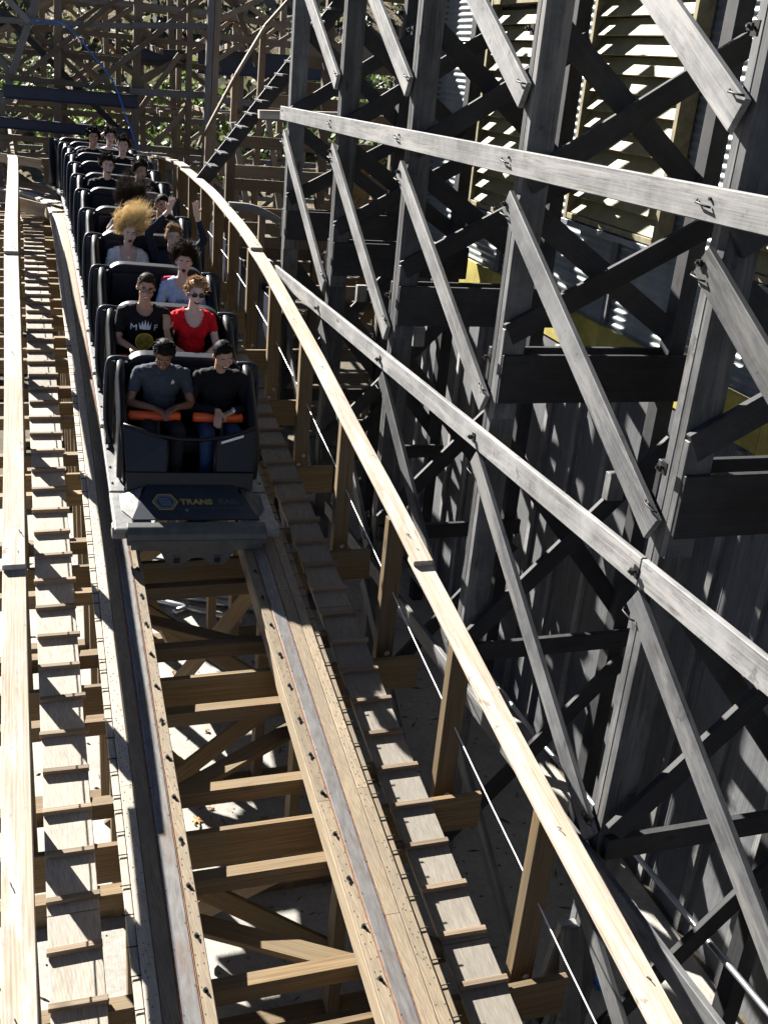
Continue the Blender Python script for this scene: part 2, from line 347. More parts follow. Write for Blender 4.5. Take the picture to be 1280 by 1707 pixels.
# ------------------------------------------------------------------ track: rails, ties, caps, braces
S0, S1 = -2.0, 30.0
BENTS = [3.80 + 1.37 * i for i in range(-4, 19)]
track = thing('coaster_track', 'wooden coaster track with steel running straps dropping towards the viewer', 'track', (1.15, 5, GZ))
def rail(xi, xo, lbl):
    """xi: inner edge, xo: outer edge"""
    sg = 1 if xo > xi else -1; R_ = lambda a, b, z0, z1: rect(*sorted((xi + sg * a, xi + sg * b)), z0, z1)
    r = sweep('rail', R_(.02, .37, -.27, -.115), S0, S1, 'pine_y', track); tag(r, lbl)
    def part(nm, sec, mat, s0=S0, s1=S1): 
        o = sweep(nm, sec, s0, s1, mat, None); o.parent = r; return o
    part('ledger_board', R_(.010, .372, -.112, -.078), 'pine_y'); part('ledger_board', R_(.016, .366, -.075, -.040), 'pine_y')
    cuts = [S0]
    while cuts[-1] < S1 - 3: cuts.append(cuts[-1] + random.uniform(2.2, 3.6))
    cuts.append(S1)
    for a, b in ((.0, .072), (.180, .268), (.271, .345)):
        off = random.uniform(-.9, .9) ; cc = [S0] + [c + off for c in cuts[1:-1]] + [S1]
        for c0, c1 in zip(cc[:-1], cc[1:]): part('top_board', R_(a, b, -.037, 0.0 if a < .2 else -.002), 'pine_glare_y' if (sg < 0 and a > .25) else 'pine_y', c0 + .0015, c1 - .0015)
    part('rust_edge', R_(.0725, .0765, -.03, .006), 'rust'); part('rust_edge', R_(.171, .1795, -.03, .0035), 'rust')
    part('steel_strap', R_(.077, .1705, -.03, .008), 'steel_strap'); part('polished_line', R_(.158, .168, .0, .0086), 'steel_polished')
    part('outer_ledge', R_(.348, .392, -.06, -.022), 'pine_y' if sg > 0 else 'pine_glare_y')
    # bolts with washers along the inner board
    bv = []; bf = []
    for rr, z0, z1, n in ((.014, 0, .004, 10), (.0085, .004, .018, 6)):
        k0 = len(bv)
        for z in (z0, z1): bv += [V((rr * math.cos(6.283 * j / n), rr * math.sin(6.283 * j / n), z)) for j in range(n)]
        bf += [tuple(k0 + n + j for j in range(n))] + [(k0 + j, k0 + (j + 1) % n, k0 + n + (j + 1) % n, k0 + n + j) for j in range(n)]
    k0 = len(bv); bv += arr((-.004, -.003, .012), (.004, -.003, .012), (.009, -.038, .008), (0, -.041, .008), (-.004, -.003, .005), (.004, -.003, .005), (.009, -.038, .002), (0, -.041, .002))
    bf += [tuple(k0 + i for i in f) for f in ((0, 1, 2, 3), (0, 4, 5, 1), (1, 5, 6, 2), (2, 6, 7, 3), (3, 7, 4, 0))]
    me = bpy.data.meshes.new('bolt'); me.from_pydata([tuple(v) for v in bv], [], bf); me.materials.append(MATS['black_iron'])
    s = 2.4 + .1 * sg
    while s < 9:
        o_, rr, tt, nn = frame(s); p = path(s, xi + sg * .038)
        M = Matrix(((rr.x, tt.x, nn.x, p.x), (rr.y, tt.y, nn.y, p.y), (rr.z, tt.z, nn.z, p.z), (0, 0, 0, 1))) @ Matrix.Rotation(random.uniform(-.3, .6), 4, 'Z')
        b_ = mo('bolt', me, None, None, M); b_.parent = r; s += .32
    nv = []; nf = []
    def nail(s, X, z, rad=.0045):
        c = path(s, X, z + .0015); k0 = len(nv)
        sl = (TZ(s + .05) - TZ(s - .05)) / .1
        for j in range(6): a = j * 1.047; nv.append(c + V((math.cos(a) * rad, math.sin(a) * rad, math.sin(a) * rad * sl)))
        nf.append(tuple(range(k0, k0 + 6)))
    s = 2.3
    while s < 9.5:
        for u in (.016, .055): 
            if random.random() < .75: nail(s + random.uniform(-.03, .03), xi + sg * (u + random.uniform(-.007, .007)), 0)
        for u in (.195, .222, .25, .288, .31, .33):
            if random.random() < .6: nail(s + random.uniform(-.03, .03), xi + sg * (u + random.uniform(-.008, .008)), 0 if u < .18 else -.002)
        s += .062
    s = 2.3
    while s < 9.5: nail(s, xi + sg * .165, .008, .006); nail(s + .15, xi + sg * .085, .008, .006); s += .37
    n_ = mk('nail_heads', nv, nf, 'nail', None); n_.parent = r; tag(n_, kind='stuff')
    # long nails standing out of the outer ledge
    pv = []; pf = []; s = 2.3
    while s < 12:
        a = path(s, xi + sg * .342, -.012); a2 = path(s, xi + sg * .405, -.012); dv, df = tube_data([a, a2], .0035, 5); k0 = len(pv); pv += dv; pf += [tuple(i + k0 for i in f) for f in df]; s += random.uniform(.1, .22)
    n_ = mk('ledge_nails', pv, pf, 'black_iron', None); n_.parent = r; tag(n_, kind='stuff')
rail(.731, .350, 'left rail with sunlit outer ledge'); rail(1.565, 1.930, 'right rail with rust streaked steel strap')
for i, b in enumerate(BENTS):
    z = lambda s, h: path(s, XC, h).z
    P = lambda X, s, h: path(s, X, h)
    beam('bent_cap', P(-.50, b, -.43), P(2.78, b, -.43), .045, .285, 'pine', track)
    for ds in (-.33, .33):
        beam('cross_tie', P(-.42 + random.uniform(-.05, .05), b + ds, -.333), P(2.16 + random.uniform(-.03, .12), b + ds, -.333), .095, .115, 'pine', track)
    for X in (.45, 1.85):
        beam('bent_post', (X, P(X, b, 0).y + .07, GZ), (X, P(X, b, 0).y + .07, P(X, b, -.30).z), .09, .14, 'pine', track)
    if b > 19: continue
    y = P(0, b, 0).y; zc = P(0, b, -.45).z; sg = 1 if i % 2 else -1
    beam('sway_brace', (XC - sg * .75, y + .14, zc - .05), (XC + sg * .75, y + .14, max(GZ + .3, zc - 1.25)), .04, .14, 'pine', track)
    y2 = P(0, b + 1.37, 0).y; z2 = P(0, b + 1.37, -.45).z
    beam('plan_brace', (XC - sg * .55, y + .40, P(0, b + .4, -.47).z), (XC + sg * .55, y2 - .40, P(0, b + .97, -.47).z), .14, .04, 'pine', track)
    beam('ground_sill', (-.3, y + .07, GZ + .055), (2.6, y + .07, GZ + .055), .14, .10, 'pine', track)
    beam('leaning_brace', (XC + sg * .62, y + .2, zc - .3), (XC - sg * .2, y + 1.0, GZ + .25), .05, .14, 'pine', track)

# ------------------------------------------------------------------ walkways with cleats
def walkway(x0, x1, label):
    w_ = thing('stepped_walkway', label, 'walkway', ((x0 + x1) / 2, 5, GZ), 'plank walkways beside the rails')
    joints = [-2.0]
    while joints[-1] < 22: joints.append(joints[-1] + random.choice((3.05, 3.66, 2.44)))
    for a, b in zip(joints[:-1], joints[1:]):
        sweep('plank', rect(x0, x1, -.300, -.262), a + .004, b - .004, 'step_wood', w_)
    s = 1.9; VM = None
    while s < 22:
        o_, rr, tt, nn = frame(s); a = path(s, x0 + .002 + random.uniform(-.012, .004), -.262 + .019); b = path(s + random.uniform(-.008, .008), x1 + .004 + random.uniform(-.004, .02), -.262 + .019)
        beam('cleat', a, b, .036, .036, 'cleat_wood', w_, up=nn, ch=.003); s += .321
walkway(-.070, .216, 'narrow plank walkway with cleats between the left handrail and left rail')
walkway(2.106, 2.389, 'narrow plank walkway with cleats between the right rail and handrail posts')

# ------------------------------------------------------------------ handrails
def handrail(x0, x1, joints, label, posts, side, s_end):
    h = thing('handrail', label, 'handrail', ((x0 + x1) / 2, 5, GZ), 'timber handrails along the track')
    for a, b in zip(joints[:-1], joints[1:]):
        n = max(4, int((b - a) / .5)); VV = []; F = []; e = .006
        for i in range(n + 1):
            s = a - .12 + (b - a + .12) * i / n; lift = .042 * (1 - i / n) + .006 * math.sin(i * 1.3 + a)
            for X, z in rect(x0, x1, .742 + lift, .780 + lift, .005): VV.append(path(s, X + .006 * math.sin(s * .9 + x0), z))
        for i in range(n):
            for j in range(8): F.append((i * 8 + j, i * 8 + (j + 1) % 8, (i + 1) * 8 + (j + 1) % 8, (i + 1) * 8 + j))
        F += [tuple(range(7, -1, -1)), tuple(n * 8 + j for j in range(8))]
        # local x along the board so the grain follows it
        p0, p1 = path(a, (x0 + x1) / 2, .76), path(b, (x0 + x1) / 2, .76); M, L = orient(p0, p1); Mi = M.inverted()
        o = mk('rail_board', [Mi @ v for v in VV], F, 'handrail_wood', h, M=M)
        bm = bmesh.new(); bm.from_mesh(o.data); bmesh.ops.recalc_face_normals(bm, faces=bm.faces); bm.to_mesh(o.data); bm.free()
    for s in posts:
        X = (x0 + x1) / 2 + side * .002; p = path(s, X)
        foot = p.z - .62; beam('post', (p.x, p.y, foot), (p.x, p.y, p.z + .738 + .02), .14, .088, 'pine', h, up=(0, 1, 0))
        bo = tube('bolt', [(p.x + side * .02, p.y - .06, p.z - .42), (p.x + side * .02, p.y - .045, p.z - .42)], .02, 'galvanised', h, 8)
        tube('bolt', [(p.x - side * .03, p.y - .06, p.z - .52), (p.x - side * .03, p.y - .045, p.z - .52)], .02, 'galvanised', h, 8)
    for a in joints[1:-1]:
        for q in range(5):
            p = path(a + random.uniform(-.02, .35) + q * .9 * (q > 2), random.uniform(x0 + .03, x1 - .03), .826 - .006 * q); tube('bent_nail', [p, p + V((.003, -.008, .008)), p + V((.008, -.028, .006))], .003, 'black_iron', h, 5)
    return h
RP = [-.2, 1.2, 2.6, 3.98, 5.36, 6.79, 8.2, 9.75, 11.25, 12.55, 13.85, 15.1, 16.3, 17.6, 18.9, 20.2, 21.5]
hr = handrail(2.492, 2.640, [-2.0, .1, 6.28, 12.5, 18.6, 24], 'pale timber handrail on brown posts between the right walkway and grey trestle', RP, 1, 24)
hl = handrail(-.252, -.106, [-2.0, .3, 6.5, 12.05, 19.3], 'sun bleached timber handrail beside the left stepped walkway', [s for s in RP if s < 19.4], -1, 19.3)
beam('end_rail', path(19.25, -.5, .74), path(19.25, .28, .66), .04, .14, 'handrail_wood', hl)
beam('end_kickboard', path(19.35, -.3, .02), path(19.2, .30, -.10), .05, .22, 'handrail_wood', hl)
for x, lab in ((2.585, 'thin bright steel cable threaded through the right handrail posts'), (-.18, 'thin steel cable threaded through the left handrail posts')):
    pts = []
    for s in [(-1 + .35 * i) for i in range(60)]: pts.append(path(s, x, .150 - .012 * abs(math.sin(s * 2.2))))
    tag(tube('safety_cable', pts, .0048, 'cable_steel', None, 6), lab, 'cable', 'cables along the handrails')

# ------------------------------------------------------------------ grey trestle on the right
PY = [2.05, 4.37, 6.70, 9.02, 11.30, 13.62]
TX = 3.15
ts = thing('grey_trestle', 'tall grey painted timber trestle with diagonal braces in front of the metal building', 'trestle', (TX + .7, 8, GZ))
TOP = 6.8
bolt_me = None
def bolt_at(p, sc=.75):
    """black hook bolt with a square plate standing out of a post face towards -X"""
    global bolt_me
    if bolt_me is None:
        VV = []; F = []
        def bx(x0, x1, y0, y1, z0, z1):
            k0 = len(VV); VV.extend(V((x, y, z)) for x in (x0, x1) for y in (y0, y1) for z in (z0, z1))
            F.extend(tuple(k0 + i for i in f) for f in ((0, 1, 3, 2), (4, 6, 7, 5), (0, 4, 5, 1), (2, 3, 7, 6), (0, 2, 6, 4), (1, 5, 7, 3)))
        bx(-.012, 0, -.035, .035, -.045, .045)
        a, b = tube_data([(0, 0, 0), (-.075, 0, .008)], .011, 6); k0 = len(VV); VV.extend(a); F.extend(tuple(k0 + i for i in f) for f in b)
        bx(-.055, -.035, -.022, .022, -.018, .026)
        bolt_me = bpy.data.meshes.new('bolt'); bolt_me.from_pydata([tuple(v) for v in VV], [], F); bolt_me.materials.append(MATS['black_iron'])
    mo('bolt', bolt_me, None, ts, Matrix.Translation(p) @ Matrix.Rotation(random.uniform(-.2, .2), 4, 'X') @ Matrix.Scale(sc, 4))
def staple(p):
    tube('staple', [p + V((-.004, .06, .01)), p + V((-.022, .045, 0)), p + V((-.024, -.045, -.008)), p + V((-.004, -.06, -.012))], .006, 'black_iron', ts, 5)
zu = lambda y: 3.86 - .018 * (y - 4.4); zl = lambda y: 1.94 - .022 * (y - 3.3); z0_ = lambda y: -.02 - .05 * (y - 4)
for i, y in enumerate(PY):
    for k_, (dy, zt) in enumerate(((-.034, TOP), (.034, TOP - .3))):
        beam('post', (TX + .12, y + dy, GZ), (TX + .12, y + dy, zt), .20, .064, 'grey_paint', ts, up=(0, 1, 0))
    beam('splice_board', (TX + .10, y - .095, 1.95), (TX + .10, y - .095, 2.62), .17, .05, 'grey_paint', ts, up=(0, 1, 0))
    beam('back_post', (4.68, y + .05, GZ), (4.68, y + .05, TOP), .14, .14, 'shaded_timber', ts, up=(0, 1, 0))
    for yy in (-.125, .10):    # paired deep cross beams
        beam('cross_beam', (TX + .02, y + yy, 2.26), (4.78, y + yy, 2.26), .045, .36, 'shaded_timber', ts)
    beam('cross_strut', (TX + .05, y - .095, -.05), (4.76, y - .095, -.05), .05, .16, 'shaded_timber', ts)
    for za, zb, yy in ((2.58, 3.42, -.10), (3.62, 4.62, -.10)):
        beam('cross_brace', (TX + .05, y + yy, za), (4.72, y + yy, zb), .045, .165, 'shaded_timber', ts)
        beam('cross_brace', (TX + .1, y - yy, zb + .05), (4.72, y - yy, za - .05), .045, .165, 'shaded_timber', ts)
    beam('cross_brace', (TX + .05, y - .15, .12), (4.72, y - .15, 1.75), .045, .15, 'shaded_timber', ts)
    beam('cross_brace', (TX + .1, y + .12, 1.85), (4.72, y + .12, .1), .045, .15, 'shaded_timber', ts)
    beam('cross_brace', (TX + .05, y - .10, -2.0), (4.72, y - .10, -.25), .045, .15, 'shaded_timber', ts)
    beam('brace_block', (4.25, y - .18, 1.3), (4.25, y - .18, 1.52), .14, .09, 'grey_weathered', ts, up=(0, 1, 0))
    for z in (zl(y) - .09, zu(y) - .36, zu(y) - .06, zl(y) + .52, .12, 4.55):
        bolt_at(V((TX - .022 if abs(z - zl(y) + .09) > .01 else TX - .062, y + random.uniform(-.02, .02), z)))
def face_board(nm, y0, z0, y1, z1, hgt, x, mat, th=.040):
    z0 += random.uniform(-.012, .012); z1 += random.uniform(-.012, .012); hgt *= random.uniform(.96, 1.04); x += random.uniform(-.001, .0)
    return beam(nm, (x, y0, z0), (x, y1, z1), th, hgt, mat, ts, up=(0, 0, 1), ch=.005)
XR = TX - .022
# longitudinal ribbons, in lengths that butt at posts
for zf, cuts, mat, hh in ((zu, (1.0, 13.75), 'grey_weathered', .165), (zl, (-.4, 4.34, 14.2), 'grey_weathered', .165), (z0_, (-.4, 5.2, 10.5), 'grey_paint', .15)):
    for a, b in zip(cuts[:-1], cuts[1:]): face_board('ribbon_board', a, zf(a) - hh / 2, b - .006, zf(b) - hh / 2, hh, XR - .022, mat)
for i in range(len(PY) - 1):
    yn, yf = PY[i], PY[i + 1]
    face_board('diagonal_board', yf + .03, zu(yf) - .34, yn - .02, zl(yn) + .17, .165, XR + .0 - .0, 'grey_weathered' if i > 1 else 'grey_paint')
    face_board('diagonal_board', yf + .02, zl(yf) - .26, yn - .04, z0_(yn) + .05, .155, XR, 'grey_paint')
    face_board('diagonal_board', yf + .02, zu(yf) + 1.75, yn - .02, zu(yn) + .33, .175, XR, 'grey_weathered')
    face_board('diagonal_board', yf + .02, z0_(yf) - .35, yn, z0_(yn) - 1.9, .15, XR, 'grey_paint')
    for yy, zz in ((yn, zl(yn) + .30), (yn, zu(yn) + .42), (yf, zu(yf) - .42), (yf, zl(yf) - .36), (yn, z0_(yn) + .16)): staple(V((XR - .022, yy, zz)))
    staple(V((XR - .044, yn + .05, zu(yn) - .08)))
beam('kicker', (TX - .02, 3.98, -2.05), (TX - .02, 4.33, -.72), .05, .15, 'grey_paint', ts, up=(1, 0, 0))
beam('kicker', (TX - .02, 4.62, -2.1), (TX - .02, 4.36, -.72), .05, .15, 'grey_weathered', ts, up=(1, 0, 0))
tag(tube('wall_conduit', [(4.2, 10.5, -1.32), (4.2, 7, -1.24), (4.2, 3, -.95), (4.2, 1, -.9)], .022, 'galvanised', None, 8), 'slim round metal pipe running low in front of the boarded wall', 'pipe')

# ------------------------------------------------------------------ metal sided building
bd = thing('metal_building', 'dark building with corrugated metal upper wall, louvred windows and boarded lower wall', 'building', (6.5, 6, GZ))
BX = 5.0; YE = 13.3
ycuts = [-1.5, .95, 3.40, 5.86, 8.31, 10.76, YE]
def corr(y0, y1, z0, z1, jit):
    pts = []; z = z0; n = int((z1 - z0) / .068 * 6); VV = []; F = []
    for i in range(n + 1):
        z = z0 + (z1 - z0) * i / n; x = BX + .009 * math.sin(2 * math.pi * z / .068 + jit); VV += [(x, y0, z), (x, y1, z)]
    for i in range(n): F.append((2 * i, 2 * i + 1, 2 * i + 3, 2 * i + 2))
    k0 = len(VV); VV += [(BX + .02, y0, z0), (BX + .02, y1, z0), (BX + .02, y1, z1), (BX + .02, y0, z1)]; F.append((k0, k0 + 3, k0 + 2, k0 + 1))
    mk('corrugated_panel', VV, F, 'corrugated', bd, True)
for j, (a, b) in enumerate(zip(ycuts[:-1], ycuts[1:])):
    corr(a, b - .004, 2.24, 4.6, j * .6); corr(a, b - .004, 4.62, 7.4, j * .9 + .4)
for y in ycuts[1:-1]: beam('seam_trim', (BX - .028, y, 2.26), (BX - .028, y, 7.4), .03, .09, 'board_wall', bd, up=(0, 1, 0))
for j, (a, b) in enumerate(zip(ycuts[:-1], ycuts[1:])):
    beam('yellow_band', (BX - .045, a + .003, 2.075), (BX - .045, b - .003, 2.075), .04, .35, 'yellow_paint', bd)
    mk_ = box_mesh(.03, b - a - .006, 1.895 - GZ, .002, 'board_wall'); mo('wall_board', mk_, None, bd, Matrix.Translation(((BX - .03), (a + b) / 2, (1.895 + GZ) / 2)))
y = -1.2
while y < YE: beam('batten', (BX - .067, y, GZ), (BX - .067, y, 1.88), .042, .075, 'grey_weathered', bd, up=(0, 1, 0)); y += .6
beam('corner_trim', (BX - .02, YE + .05, GZ), (BX - .02, YE + .05, 7.4), .1, .1, 'grey_paint', bd, up=(0, 1, 0))
mk('roof_slab', [(BX - .02, -1.7, 7.4), (9.5, -1.7, 7.7), (9.5, YE + .2, 7.7), (BX - .02, YE + .2, 7.4), (BX - .02, -1.7, 7.5), (9.5, -1.7, 7.8), (9.5, YE + .2, 7.8), (BX - .02, YE + .2, 7.5)], [(0, 1, 2, 3), (7, 6, 5, 4), (0, 4, 5, 1), (1, 5, 6, 2), (2, 6, 7, 3), (3, 7, 4, 0)], 'corrugated', bd)
mk('end_wall', [(BX, YE, GZ), (9.5, YE, GZ), (9.5, YE, 7.5), (BX, YE, 7.4), (BX, YE - .1, GZ), (9.5, YE - .1, GZ), (9.5, YE - .1, 7.5), (BX, YE - .1, 7.4)], [(0, 3, 2, 1), (4, 5, 6, 7), (0, 1, 5, 4), (2, 3, 7, 6), (1, 2, 6, 5), (3, 0, 4, 7)], 'board_wall', bd)
def louver(y0, y1, z0, z1):
    fr = beam('louver_window', (BX - .05, y0 + .04, (z0 + z1) / 2), (BX - .05, y1 - .04, (z0 + z1) / 2), .015, z1 - z0, 'void_black', bd)
    def s_(nm, p0, p1, w, h, mat, up=(0, 0, 1)): 
        M, L = orient(p0, p1, up); o = mo(nm, box_mesh(L, w, h, .003, mat), None, None, M); o.parent = fr; o.matrix_parent_inverse = fr.matrix_basis.inverted()
    for yy in (y0, y1): s_('frame', (BX - .095, yy, z0 - .08), (BX - .095, yy, z1 + .08), .15, .055, 'frame_wood', (0, 1, 0))
    for zz in (z0 - .04, z1 + .04): s_('frame', (BX - .093, y0 + .03, zz), (BX - .093, y1 - .03, zz), .145, .05, 'frame_wood')
    s_('sill', (BX - .10, y0 - .05, z0 - .10), (BX - .10, y1 + .05, z0 - .10), .17, .05, 'corrugated')
    z = z0 + .06
    while z < z1: s_('slat', (BX - .098, y0 + .03, z), (BX - .098, y1 - .03, z), .165, .018, 'louver_cream', (-.86, 0, .50)); z += .152
louver(7.52, 9.10, 3.16, 5.6); louver(9.95, 11.45, 2.96, 4.95); louver(4.9, 6.4, 3.16, 5.6)

# ------------------------------------------------------------------ coaster train
CX = 1.185
ROW = [8.97 + 1.03 * i for i in range(12)]
def car_matrix(s):
    o, r, t, n = frame(s); o = path(s, CX); return Matrix(((r.x, t.x, n.x, o.x), (r.y, t.y, n.y, o.y), (r.z, t.z, n.z, o.z), (0, 0, 0, 1))) @ Matrix.Rotation(.05, 4, 'Y')
def rbox(name, x0, x1, y0, y1, z0, z1, mat, parent, bv=.012, seg=2):
    o = mk(name, [(x, y, z) for x in (x0, x1) for y in (y0, y1) for z in (z0, z1)], [(0, 1, 3, 2), (4, 6, 7, 5), (0, 4, 5, 1), (2, 3, 7, 6), (0, 2, 6, 4), (1, 5, 7, 3)], mat, parent)
    return bevel(o, bv, seg) if bv else o
def smooth_pts(pts, it=2):
    pts = [V(p) for p in pts]
    for _ in range(it):
        q = [pts[0]]
        for a, b in zip(pts[:-1], pts[1:]): q += [a.lerp(b, .25), a.lerp(b, .75)]
        q.append(pts[-1]); pts = q
    return pts
def build_car(name, label, lead=False):
    c = thing(name, label, 'coaster car')
    for sx in (-1, 1):
        a, b = sorted((sx * .50, sx * .655)); d = rbox('fender_plate', a, b, -.79 if not lead else -.82, .205, .145, .195, 'deck_grey', c, .008)
        prof = [(.13, .20), (.13, .86), (.06, .95), (-.05, .93), (-.22, .80), (-.45, .66), (-.58, .58), (-.66, .42), (-.68, .20)]
        a, b = sorted((sx * .505, sx * .575)); bevel(prism('side_shell', prof, a, b, 'car_black', c, axis=0), .02, 2)
        tube('bolster', smooth_pts([(sx * .54, .10, .93), (sx * .545, -.03, .945), (sx * .55, -.2, .83), (sx * .55, -.42, .70), (sx * .55, -.60, .58), (sx * .55, -.67, .42), (sx * .55, -.68, .25)]), .047, 'car_black', c, 10)
        tube('grab_rail', smooth_pts([(sx * .47, .06, .97), (sx * .60, .05, .985), (sx * .648, .02, .96), (sx * .655, -.05, .72), (sx * .65, -.10, .42), (sx * .60, -.12, .25)]), .021, 'car_navy', c, 8)
        prism('grab_panel', [(.05, .95), (.0, .96), (-.05, .72), (-.10, .42), (-.12, .22), (.10, .22), (.10, .80)], *sorted((sx * .585, sx * .640)), 'car_black', c, axis=0)
        lb = tube('lap_bar', [(sx * .27 - .225, -.37, .66), (sx * .27 - .21, -.37, .66), (sx * .27 + .195, -.37, .66), (sx * .27 + .21, -.37, .66)], [.03, .042, .042, .03], 'orange_pad', c, 14)
        st = tube('lap_bar_stem', smooth_pts([(sx * .27 + .02, -.37, .64), (sx * .27 + .02, -.47, .55), (sx * .27 + .02, -.58, .24)], 1), .022, 'car_navy', None, 8); st.parent = lb
        for yy in (-.52, .02):
            o = tube('wheel', [(sx * .50, yy, .085), (sx * .42, yy, .085)], .085, 'tyre_black', c, 18)
        for yy in (-.7, -.45, -.15, .12):
            p = tube('plate_bolt', [(sx * .625, yy, .19), (sx * .625, yy, .203)], .011, 'black_iron', None, 7); p.parent = d
    # seat back with rounded shoulders
    poly = [(-.50, .32), (.50, .32), (.505, .80)] + [(.505 - .17 + .17 * math.cos(a), .86 + .17 * math.sin(a)) for a in [math.radians(x) for x in range(0, 91, 15)]] + [(-.505 + .17 + .17 * math.cos(a), .86 + .17 * math.sin(a)) for a in [math.radians(x) for x in range(90, 181, 15)]] + [(-.505, .80)]
    sb = bevel(prism('seat_back', poly, .02, .13, 'seat_pad', c, axis=1), .018, 3)
    for sx in (-1, 1):
        o = rbox('back_pad', min(sx * .03, sx * .45), max(sx * .03, sx * .45), -.02, .03, .45, .95, 'seat_pad', None, .022, 3); o.parent = sb
    rbox('seat_cushion', -.47, .47, -.42, .02, .32, .44, 'seat_pad', c, .03, 3)
    rbox('floor_pan', -.52, .52, -.80, .16, .12, .17, 'car_black', c, .006)
    if not lead:
        rbox('front_wall', -.50, .50, -.70, -.66, .17, .44, 'car_black', c, .012)
        rbox('coupling', -.05, .05, -.98, -.72, .05, .11, 'black_iron', c, .006)
    return c
def copy_car(src, label):
    r = src.copy(); link(r); r['label'] = label
    for ch in list(src.children):
        d = ch.copy(); link(d); d.parent = r
        for g in list(ch.children): e = g.copy(); link(e); e.parent = d
    return r
GRP = 'coupled coaster train cars'
lead = build_car('lead_coaster_car', 'lead coaster car with open black cowl and logo plate on its nose', True); lead['group'] = GRP
# --- lead car front: cowl, nose deck, logo plate, bumper, apron
def quadslab(name, pts, th, mat, parent, bv=.008):
    p = [V(q) for q in pts]; n = (p[1] - p[0]).cross(p[2] - p[0]).normalized() * th; m = len(p)
    VV = p + [q - n for q in p]; F = [tuple(range(m)), tuple(range(2 * m - 1, m - 1, -1))] + [(i, i + m, (i + 1) % m + m, (i + 1) % m) for i in range(m)]
    o = mk(name, VV, F, mat, parent); bm = bmesh.new(); bm.from_mesh(o.data); bmesh.ops.recalc_face_normals(bm, faces=bm.faces); bm.to_mesh(o.data); bm.free()
    return bevel(o, bv, 2) if bv else o
for sx in (-1, 1):
    quadslab('cowl_panel', [(sx * .555, -.60, .69), (sx * .20, -.66, .60), (sx * .20, -.775, .36), (sx * .53, -.775, .36)], .03, 'car_black', lead)
    quadslab('cowl_return', [(sx * .556, -.60, .688), (sx * .532, -.80, .26), (sx * .56, -.60, .26)], .02, 'car_black', lead, .004)
    quadslab('white_trim', [(sx * .44, -.642, .652), (sx * .44, -.650, .632), (sx * .25, -.680, .580), (sx * .25, -.672, .600)], .006, 'white_mark', lead, 0)
    tube('cowl_tube', [(sx * .20, -.665, .60), (sx * .20, -.79, .35)], .017, 'car_black', lead, 8)
    rbox('nose_fender', min(sx * .36, sx * .66), max(sx * .36, sx * .66), -1.36, -.835, .14, .19, 'deck_grey', lead, .015)
    quadslab('nose_gusset', [(sx * .40, -.86, .262), (sx * .585, -.90, .205), (sx * .585, -1.10, .200), (sx * .50, -1.24, .198)], .006, 'car_navy' if sx > 0 else 'deck_grey', lead, 0)
quadslab('cowl_panel', [(-.535, -.776, .36), (.535, -.776, .36), (.525, -.83, .21), (-.525, -.83, .21)], .03, 'car_black', lead)
tube('cowl_tube', smooth_pts([(-.555, -.605, .70), (-.20, -.668, .612), (.20, -.668, .612), (.555, -.605, .70)], 1), .018, 'car_black', lead, 8)
plate = quadslab('logo_plate', [(-.36, -.84, .275), (-.52, -1.25, .205), (.52, -1.25, .205), (.36, -.84, .275)], .012, 'car_navy', lead, .003)
bp = [(-1.28, .20), (-1.34, .195), (-1.40, .165), (-1.42, .12), (-1.42, .07), (-1.30, .07)]
bevel(prism('bumper', bp, -.56, .56, 'bumper_grey', lead, axis=0), .008, 2)
for sx in (-1, 1): bevel(prism('bumper_end', [(-1.26, .19), (-1.33, .185), (-1.37, .15), (-1.37, .10), (-1.26, .10)], *sorted((sx * .563, sx * .675)), 'deck_grey', lead, axis=0), .012, 2)
ap = [(-.53, .12), (.53, .12), (.53, .035), (.30, .02), (.245, -.10), (.215, -.125), (.12, -.125), (.095, -.10), (.0, -.02), (-.095, -.10), (-.12, -.125), (-.215, -.125), (-.245, -.10), (-.30, .02), (-.53, .035)]
apron = prism('apron', ap, -1.428, -1.402, 'bumper_grey', lead, axis=1)
for sx in (-1, 1):
    so = rbox('tow_socket', sx * .165 - .036, sx * .165 + .036, -1.437, -1.426, -.105, -.03, 'bumper_grey', None, .004); so.parent = apron
    so2 = rbox('socket_hole', sx * .165 - .024, sx * .165 + .024, -1.4395, -1.43, -.095, -.042, 'void_black', None, 0); so2.parent = apron
    tube('wheel', [(sx * .50, -1.12, .085), (sx * .42, -1.12, .085)], .085, 'tyre_black', lead, 18)
rbox('axle_beam', -.42, .42, -1.30, -1.22, -.02, .10, 'black_iron', lead, .01)
def text_mesh(body, size, bold=0.0):
    cu = bpy.data.curves.new('txt', 'FONT'); cu.body = body; cu.size = size; cu.offset = bold; cu.align_x = 'CENTER'; cu.align_y = 'CENTER'; cu.extrude = .0015; cu.resolution_u = 3
    o = bpy.data.objects.new('txt', cu); link(o); dg = bpy.context.evaluated_depsgraph_get(); me = bpy.data.meshes.new_from_object(o.evaluated_get(dg)); bpy.data.objects.remove(o); me.materials.clear(); return me
